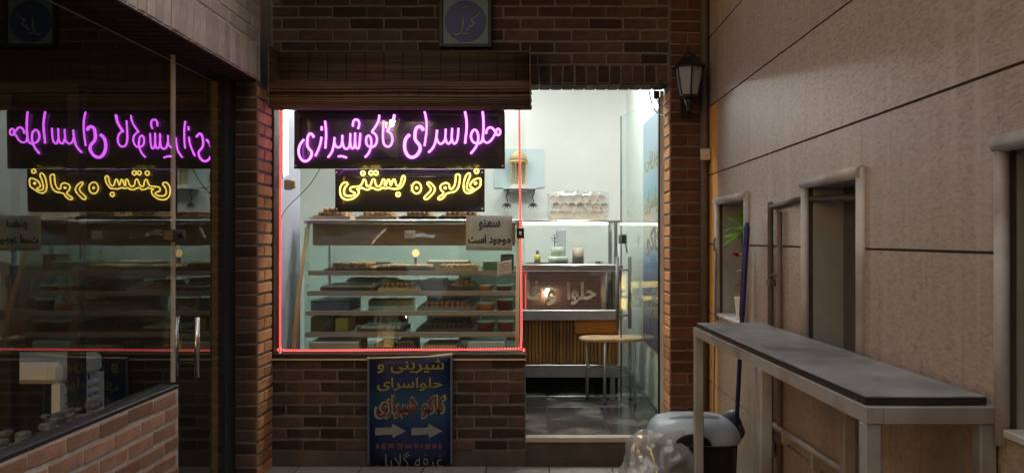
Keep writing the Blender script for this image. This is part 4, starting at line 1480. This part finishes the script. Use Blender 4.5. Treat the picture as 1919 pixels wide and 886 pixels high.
item('baking_tray', 'box_steel', 'long steel tray on the third shelf right of the middle', 'tray', 782, 886, z3, .030, ya - .06, 5.65, 'cake_brown', 2)
tub('tub_orange', 'bright orange tub on the third shelf', 893, 926, z3, .05, ya - .06)
tub('tub_red', 'tall dark red tub at the right end of the third shelf', 930, 961, z3, .075, ya - .06)
solid('sweet_box', 'box_yellow', 'yellow-green box at the left of the fourth shelf', 'box', 628, 652, z4, z4 + .10, ya - .09, 5.5)
solid('sweet_box', 'cake_dark', 'dark box at the left end of the fourth shelf beside the yellow-green one', 'box', 582, 625, z4, z4 + .11, ya - .09, 5.6)
item('baking_tray', 'box_brown', 'brown tray with pale filling on the fourth shelf', 'tray', 670, 755, z4, .030, ya - .09, 5.6, 'cake_mint', 1)
item('baking_tray', 'tray_dark', 'large dark tray of chocolate cake on the fourth shelf', 'tray', 780, 888, z4, .030, ya - .09, 5.65, 'cake_dark', 2)
tub('tub_red', 'dark red tub with pale lid on the fourth shelf, left of its twin', 893, 927, z4, .07, ya - .09)
tub('tub_red', 'dark red tub with pale lid at the right end of the fourth shelf', 931, 962, z4, .07, ya - .09)
solid('sweet_box', 'cream_paper', 'flat cream paper parcel at the left of the bottom shelf', 'parcel', 578, 672, zb0, zb0 + .085, 5.22, 5.5)
item('baking_tray', 'box_steel', 'small grey tray in the middle of the bottom shelf', 'tray', 700, 736, zb0, .06, 5.22, 5.55, 'tray_dark')
solid('sweet_box', 'box_brown', 'brown box in the middle of the bottom shelf', 'box', 742, 776, zb0, zb0 + .09, 5.22, 5.5)
item('baking_tray', 'tray_foil', 'pale foil tray on the bottom shelf right of the middle', 'tray', 790, 858, zb0, .05, 5.22, 5.55, 'cake_tan')
solid('sweet_box', 'card_blue', 'pale blue box at the right of the bottom shelf', 'box', 876, 946, zb0, zb0 + .09, 5.22, 5.5)

for nm, zz, x0, x1, hh, mt, fl in (('top', z1, 640, 730, .05, 'box_steel', 'cake_dark'), ('top', z1, 800, 880, .07, 'tray_dark', 'cream_paper'),
                                   ('second', z2, 650, 745, .08, 'cream_paper', 'cake_tan'), ('second', z2, 770, 870, .06, 'box_brown', 'cake_mint'),
                                   ('third', z3, 690, 775, .05, 'tray_foil', 'cake_brown'), ('third', z3, 800, 900, .09, 'box_steel', 'cream_paper'),
                                   ('fourth', z4, 660, 760, .09, 'box_brown', 'cake_dark'), ('fourth', z4, 800, 900, .10, 'cream_paper', 'cake_brown')):
    item('back_tray', mt, '%s tray at the back of the %s shelf, %s of the middle' % ('taller' if hh > .075 else 'low', nm, 'left' if x0 < 760 else 'right'), 'tray', x0, x1, zz, hh * .8, 5.76, 5.89, fl)

# ================================================================== INSIDE: COUNTER SEEN THROUGH THE DOOR
ct = empty('shop_counter', (0.05, 6.5, FLOOR))
tag(ct, 'shop counter with glass top, mirrored lettered front and slatted wood base', 'counter')
YC = 6.2
KX0, KX1 = -0.62, 0.70
zt2, zl0, zl1, zm0, zw1, zw0, zk0 = 1.623, 1.26, 1.173, .889, .802, .44, .335
box('top', 'steel', ct, KX0, KX1 + .02, YC + .10, 6.85, zt2 - .02, zt2, c=.004)
box('front_glass', 'glass_case', ct, KX0, KX1 - .03, YC + .12, YC + .126, zl0 + .002, zt2 - .021)
box('end_glass', 'glass_case', ct, KX1 - .012, KX1 - .006, YC + .13, 6.8, zl0 + .002, zt2 - .021)
for yy in (YC + .11, 6.8):
    m = MB(); m.bbox(KX1 - .03, KX1, yy, yy + .03, zl0, zt2 - .02, c=.003); m.build('corner_post', 'steel', ct)
box('ledge', 'steel', ct, KX0, KX1 + .03, YC - .02, 6.82, zl1 + .03, zl0, c=.006)
box('ledge_apron', 'chrome', ct, KX0, KX1 + .02, YC + .02, YC + .06, zl1, zl1 + .029)
m = MB(); m.rings([[(KX0, YC + .055 + a, z) , (KX1 - .02, YC + .055 + a, z), (KX1 - .02, YC + .075 + a, z), (KX0, YC + .075 + a, z)] for a, z in ((-.025, zm0), (.0, zl1))], sm=False)
mp_ = m.build('mirror_panel', 'mirror', ct)
def mf(x0, x1, y0, y1):
    za, zb_ = PZ(y1, YC), PZ(y0, YC)
    def f(u, v, w_):
        z = za + (zb_ - za) * v
        yy = YC + .030 + .025 * (z - zm0) / (zl1 - zm0) - .003 - w_
        return Vector((PX(x0 + (x1 - x0) * u, YC), yy, z))
    return f
lettering('lettering', 'حلوا', 'ink_tan', mp_, mf(1063, 1118, 528, 572), .03, .001)
lettering('lettering', 'و', 'ink_tan', mp_, mf(1024, 1042, 543, 573), .03, .001)
lettering('lettering', 'فا', 'ink_tan', mp_, mf(986, 1014, 526, 562), .03, .001)
m = MB(); m.rings([[(KX1 - .02, YC - .0 + a, z), (KX1 + .012, YC + a, z), (KX1 + .012, YC + .06 + a, z), (KX1 - .02, YC + .06 + a, z)] for a, z in ((-.03, zm0), (.02, zl1))], sm=False)
m.build('end_post', 'cream_plastic', ct)
box('lower_ledge', 'steel_dull', ct, KX0, KX1 + .03, YC - .02, YC + .30, zw1, zm0 - .001, c=.006)
bb = box('base_board', 'box_brown', ct, KX0, KX1, YC + .055, 6.8, zw0, zw1)
n = 46
for i in range(n):
    xx = KX0 + (i + .5) * (KX1 - KX0) / n
    m = MB(); hw = (KX1 - KX0) / n * .40
    zz1 = zw1 - .004 if xx < .33 else zw1 - .115
    m.bbox(xx - hw, xx + hw, YC + .03, YC + .0545, zw0 + .002, zz1, c=.004)
    m.build('slat', 'wood_slat', bb)
box('panel', 'wood_orange', bb, .335, KX1, YC + .025, YC + .0545, zw1 - .112, zw1 - .004, c=.004)
box('kick_rail', 'steel_dull', ct, KX0, KX1 + .01, YC + .0, YC + .03, zk0, zw0 - .001, c=.004)
box('underside', 'void', ct, KX0, KX1, YC + .10, 6.8, FLOOR + .002, zw0 - .002)
for xx in (KX0 + .05, KX1 - .05):
    m = MB(); m.bbox(xx - .02, xx + .02, YC + .04, YC + .08, FLOOR + .001, zk0 + .02, c=.003); m.build('foot', 'steel_dull', ct)

box('light_strip', 'case_light', ct, KX0 + .05, KX1 - .08, YC + .15, YC + .175, zt2 - .038, zt2 - .022)
# pack of paper cups on the counter
pk = empty('cup_pack', (.37, 6.5, zt2))
tag(pk, 'plastic-wrapped pack of stacked paper cups lying on the glass counter', 'cup pack')
box('tray', 'tray_wood', pk, PX(1028, 6.36), PX(1139, 6.36), 6.36, 6.66, zt2 + .001, zt2 + .016, c=.003)
mcup = MB()
rr = .0335
mcup.rings([[(r_ * math.cos(2 * math.pi * j / 14), yy, r_ * math.sin(2 * math.pi * j / 14)) for j in range(14)] for r_, yy in ((rr * .72, .18), (rr, .012), (rr * 1.03, .0), (rr * .93, .0), (rr * .90, .006))], cap=True)
cupme = None
for row in range(3):
    nn = 7 if row % 2 == 0 else 7
    for i in range(nn):
        xx = PX(1030, 6.40) + rr + (i + (.35 if row % 2 else 0)) * rr * 2.03
        if cupme is None:
            o_ = mcup.build('paper_cup', 'cup', pk); cupme = o_.data
        else:
            o_ = bpy.data.objects.new('paper_cup', cupme); COL.objects.link(o_); o_.parent = pk
        o_.location = Vector((xx, 6.42 + random.uniform(-.01, .01), zt2 + .018 + rr + row * rr * 1.98)) - pk.location
rg = []
xa, xb = PX(1027, 6.4), PX(1141, 6.4)
for i in range(13):
    t = i / 12
    rg.append([Vector((xa + (xb - xa) * t, 6.50 + .115 * math.copysign(abs(math.cos(a)) ** .4, math.cos(a)) * (.6 if i in (0, 12) else 1), zt2 + .13 + .115 * math.copysign(abs(math.sin(a)) ** .4, math.sin(a)) * (.8 if i in (0, 12) else 1))) for a in [2 * math.pi * j / 36 for j in range(36)]])
m = MB(); m.rings(crinkle(crinkle(rg, .016, 17, 4), .010, 40, 8)); m.build('wrap_film', 'film', pk)

# things inside the glass of the counter
ck = empty('tier_cake', W(1046, 494, 6.45))
tag(ck, 'pale two-tier cake with a dark tree ornament inside the glass counter', 'cake')
b0 = W(1046, 494, 6.45); b0.z = zl0 + .001
m = MB(); m.lathe(b0, [(.085, 0), (.085, .05), (.08, .056)], 24); m.build('lower_tier', 'cake_mint', ck)
m = MB(); m.lathe(b0 + Vector((-.005, 0, .057)), [(.058, 0), (.058, .075), (.053, .08)], 24); m.build('upper_tier', 'cake_mint', ck)
m = MB(); q0 = b0 + Vector((-.03, 0, .138))
m.tube([q0, q0 + Vector((.002, 0, .05)), q0 + Vector((-.004, 0, .10))], [.005, .004, .002], 5)
for i in range(9):
    s = q0 + Vector((0, 0, .035 + i * .008)); an = i * 2.4
    m.tube([s, s + Vector((math.cos(an) * .028, math.sin(an) * .02, .016)), s + Vector((math.cos(an) * .042, math.sin(an) * .03, .012))], [.003, .002, .001], 4)
m.build('tree_ornament', 'ink_black', ck)
a, b = W(1043, 463, 6.6), W(1056, 440, 6.6)
m = MB(); m.bbox(a.x, b.x + .02, 6.6, 6.606, zl0 + .002, zl0 + .28, c=.002)
tag(m.build('picture_card', 'plate_grey'), 'grey picture card standing behind the two-tier cake', 'card')
q0 = W(1007, 488, 6.45)
t = empty('oil_bottle', (q0.x, 6.45, zl0))
m = MB(); m.lathe((q0.x, 6.45, zl0 + .006), [(.026, 0), (.026, .055), (.012, .07)], 14); m.build('bottle', 'oil', t)
m = MB(); m.lathe((q0.x, 6.45, zl0 + .077), [(.012, 0), (.012, .022), (.016, .024), (.016, .036)], 12); m.build('cap', 'tub_lid', t)
tag(t, 'small bottle of yellow oil inside the glass counter', 'bottle')
m = MB(); m.bbox(PX(985, 6.5), PX(1027, 6.5), 6.36, 6.56, zl0 + .0005, zl0 + .006, c=.001)
tag(m.build('serving_tray', 'tray_dark'), 'thin black serving tray under the yellow bottle', 'tray')
q0 = W(1083, 480, 6.55)
m = MB(); m.lathe((q0.x, 6.55, zl0 + .001), [(.05, 0), (.05, .13), (.047, .135), (.047, .10)], 18)
tag(m.build('white_tub', 'cup'), 'plain white tub right of the cake inside the glass counter', 'tub')
q0 = W(1122, 488, 6.4)
t = empty('price_stand', (q0.x, 6.4, zl0))
m = MB(); m.bbox(q0.x - .03, q0.x + .03, 6.39, 6.41, zl0 + .001, zl0 + .022, c=.002); m.build('base', 'cup', t)
m = MB(); m.bbox(q0.x - .025, q0.x - .012, 6.388, 6.3895, zl0 + .006, zl0 + .018, c=.0005); m.bbox(q0.x - .004, q0.x + .01, 6.388, 6.3895, zl0 + .006, zl0 + .018, c=.0005); m.build('print', 'ink_black', t)
tag(t, 'small white price stand in the right corner of the glass counter', 'price stand')

# shelf with the gazebo ornament on the back wall
YK = 7.50
sx, sz = PX(972, YK), PZ(353, YK)
shf = empty('wall_shelf', (sx, YK, sz))
tag(shf, 'small pale shelf on the back wall with black wire brackets', 'shelf')
m = MB(); m.bbox(PX(943, YK), PX(1004, YK), 7.40, 7.598, sz - .012, sz, c=.003); m.build('board', 'card_blue', shf)
m = MB(); m.bbox(PX(955, YK), PX(990, YK), 7.45, 7.598, sz - .028, sz - .013, c=.003); m.build('under_board', 'cup', shf)
for xp in (950, 999):
    m = MB()
    bx = PX(xp, YK)
    m.tube(smooth_pts([(bx, 7.50, sz - .012), (bx + .012, 7.5, sz - .05), (bx - .01, 7.5, sz - .08), (bx + .006, 7.5, sz - .12), (bx, 7.5, sz - .15)], 4), .005, 5)
    for i in range(9):
        an = i * .7
        c = Vector((bx, 7.5, sz - .165))
        m.tube([c, c + Vector((math.cos(an) * .03, -.01, math.sin(an) * .022)), c + Vector((math.cos(an) * .055, -.01, math.sin(an) * .03 - .022))], [.006, .006, .001], 5)
    m.build('leaf_bracket', 'ink_black', shf)
m = MB(); m.bbox(PX(926, 7.58), PX(1020, 7.58), 7.58, 7.598, PZ(352, 7.58), PZ(279, 7.58), c=.002)
tag(m.build('wall_panel', 'card_blue'), 'pale blue glossy panel on the back wall behind the golden ornament', 'panel')
gz = empty('gazebo_ornament', (sx, YK, sz))
tag(gz, 'golden domed gazebo ornament with slim columns on the wall shelf', 'ornament')
gx = PX(972, YK)
m = MB(); m.lathe((gx, YK, sz + .0005), [(.098, 0), (.098, .018), (.088, .020), (.088, .034), (.08, .036)], 8, sm=False); m.build('base', 'cup', gz)
for i in range(8):
    an = i * math.pi / 4 + .39
    m = MB(); m.lathe((gx + .072 * math.cos(an), YK + .072 * math.sin(an), sz + .036), [(.011, 0), (.008, .012), (.0075, .20), (.011, .212)], 8); m.build('column', 'gold', gz)
m = MB(); m.lathe((gx, YK, sz + .249), [(.088, 0), (.10, .006), (.10, .018), (.088, .022)], 16); m.build('cornice', 'gold', gz)
m = MB(); m.lathe((gx, YK, sz + .271), [(.086, 0), (.082, .03), (.068, .06), (.046, .084), (.022, .10), (.008, .106), (.003, .12)], 20); m.build('dome', 'gold_dome', gz)

# wood-seat stool
st = empty('wooden_stool', (PX(1145, 5.95), 5.95, FLOOR))
tag(st, 'stool with kidney-shaped wooden seat and steel legs inside the doorway', 'stool')
scx = PX(1146, 5.95)
out = []
for j in range(32):
    t = 2 * math.pi * j / 32
    rx = .255 * math.copysign(abs(math.cos(t)) ** .8, math.cos(t))
    ry = .15 * math.sin(t) * (1 - .28 * math.exp(-(rx / .09) ** 2))
    out.append((scx + rx, 5.95 + ry))
zseat = PZ(631, 5.95)
m = MB()
m.rings([[(a + (scx - a) * k, b + (5.95 - b) * k, z) for a, b in out] for k, z in ((.03, zseat - .026), (0, zseat - .018), (0, zseat - .006), (.02, zseat))])
m.build('seat', 'wood_seat', st)
LG = [(PX(1100, 6.06), 6.06), (PX(1133, 5.84), 5.84), (PX(1190, 5.84), 5.84), (PX(1182, 6.06), 6.06)]
for lx, ly in LG:
    m = MB(); m.tube([(lx, ly, FLOOR + .012), (lx + (scx - lx) * .04, ly, zseat - .027)], .013, 8); lg_ = m.build('leg', 'steel_dull', st)
    m = MB(); m.lathe((lx, ly, FLOOR + .001), [(.017, 0), (.017, .014)], 8); m.build('foot_cap', 'black_metal', lg_)
m = MB()
za = FLOOR + .24
m.tube(smooth_pts([(LG[0][0], LG[0][1], za), (scx, 5.95, za + .05), (LG[2][0], LG[2][1], za)], 6), .008, 6)
m.tube(smooth_pts([(LG[1][0], LG[1][1], za - .02), (scx, 5.95, za + .03), (LG[3][0], LG[3][1], za - .02)], 6), .008, 6)
m.build('stretcher', 'steel', st)

# banner on the wall beside the door leaf
wb = empty('wall_banner', (.925, 5.9, .8))
tag(wb, 'tall pale blue banner with yellow script on the shop wall behind the glass door', 'banner')
pb = pm('print_sky', (.3, .4, .6), .4)
nt = pb.node_tree
ge = nt.nodes.new('ShaderNodeNewGeometry'); sp = nt.nodes.new('ShaderNodeSeparateXYZ'); cr = nt.nodes.new('ShaderNodeValToRGB')
nt.links.new(ge.outputs['Position'], sp.inputs[0])
mr = nt.nodes.new('ShaderNodeMapRange'); mr.inputs['From Min'].default_value = .5; mr.inputs['From Max'].default_value = 2.5
nt.links.new(sp.outputs['Z'], mr.inputs['Value']); nt.links.new(mr.outputs[0], cr.inputs[0])
cr.color_ramp.elements[0].color = (.02, .02, .07, 1)
cr.color_ramp.elements[1].color = (.25, .33, .44, 1)
for pos, c in ((.22, (.10, .06, .16, 1)), (.36, (.02, .07, .25, 1)), (.42, (.05, .16, .42, 1)), (.46, (.50, .52, .44, 1)), (.58, (.62, .42, .36, 1)), (.66, (.10, .40, .55, 1)), (.74, (.30, .42, .60, 1))):
    e = cr.color_ramp.elements.new(pos); e.color = c
nt.links.new(cr.outputs[0], nt.nodes['Principled BSDF'].inputs['Base Color'])
box('sheet', 'print_sky', wb, .918, .926, 5.25, 6.35, .62, 2.42)
def wf(y0, y1, z0, z1): return lambda u, v, w_: Vector((.9165 - w_, y1 + (y0 - y1) * u, z0 + (z1 - z0) * v))
lettering('script', 'شیرینی', 'ink_yellow', wb, wf(5.35, 6.25, 2.0, 2.2), .02, .0008)
lettering('script', 'حلواسرای', 'ink_yellow', wb, wf(5.35, 6.25, 1.66, 1.86), .02, .0008)
lettering('script', 'کاکو', 'ink_red', wb, wf(5.45, 6.15, 1.32, 1.56), .03, .0008)
lettering('script', 'شیرازی', 'ink_cream', wb, wf(5.35, 6.25, .86, 1.02), .02, .0008)

# ================================================================== BEHIND THE LEFT GLASS
co = empty('air_cooler', (-2.85, 4.2, 0.03))
tag(co, 'pale plastic air cooler with louvred side standing behind the left shop glass', 'air cooler')
X0, X1, Y0, Y1, ZT3 = -3.2, -2.5, 4.0, 4.41, .815
m = MB(); m.bbox(X0, X1, Y0, Y1, .70, ZT3, c=.025); m.bbox(X0, X1, Y0, Y1, .031, .12, c=.02)
for xx, yy in ((X0, Y0), (X1 - .045, Y0), (X0, Y1 - .045), (X1 - .045, Y1 - .045)):
    m.box(xx, xx + .045, yy, yy + .045, .12, .70)
m.build('housing', 'cooler_white', co)
box('front_panel', 'void', co, X0 + .045, X1 - .045, Y0 + .02, Y0 + .03, .12, .70)
box('inner_pad', 'room_dark', co, X0 + .05, X1 - .05, Y0 + .05, Y1 - .02, .12, .70)
for i in range(12):
    z = .135 + i * .047
    m = MB(); m.prism([(X1 - .03, z), (X1 - .004, z - .012), (X1 - .002, z + .004), (X1 - .028, z + .018)], 'y', Y0 + .046, Y1 - .046); m.build('louvre', 'cooler_white', co)
m = MB()
for i in range(5):
    y = Y0 + .10 + i * .053
    m.box(X1 - .022, X1 - .008, y - .006, y + .006, .12, .70)
m.build('grille_bar', 'cooler_white', co)
t = empty('steel_frame', (-2.3, 3.6, 0.03))
m = MB(); m.bbox(-2.20, -2.14, 3.57, 3.63, .031, 2.15, c=.004); m.build('post', 'void', t)
m = MB(); m.bbox(-2.52, -2.46, 3.57, 3.63, .031, 2.15, c=.004); m.build('post', 'void', t)
m = MB(); m.bbox(-2.52, -2.14, 3.57, 3.63, 2.151, 2.20, c=.004); m.build('header', 'void', t)
tag(t, 'slim dark steel frame standing inside the left shop glass', 'frame')
m = MB()
for i in range(120):
    c = Vector((-2.02 + random.uniform(-.06, .05), random.uniform(1.6, 3.6), .60 + random.uniform(0, .12)))
    s_ = random.uniform(.012, .03)
    m.bbox(c.x - s_, c.x + s_, c.y - s_, c.y + s_, c.z - s_ * .6, c.z + s_ * .6, c=s_ * .3)
m.box(-2.12, -1.94, 1.4, 3.65, .04, .60)
tag(m.build('shelf_clutter', 'clutter'), 'dark jumble of small items heaped inside the left window sill', 'clutter', kind='stuff')
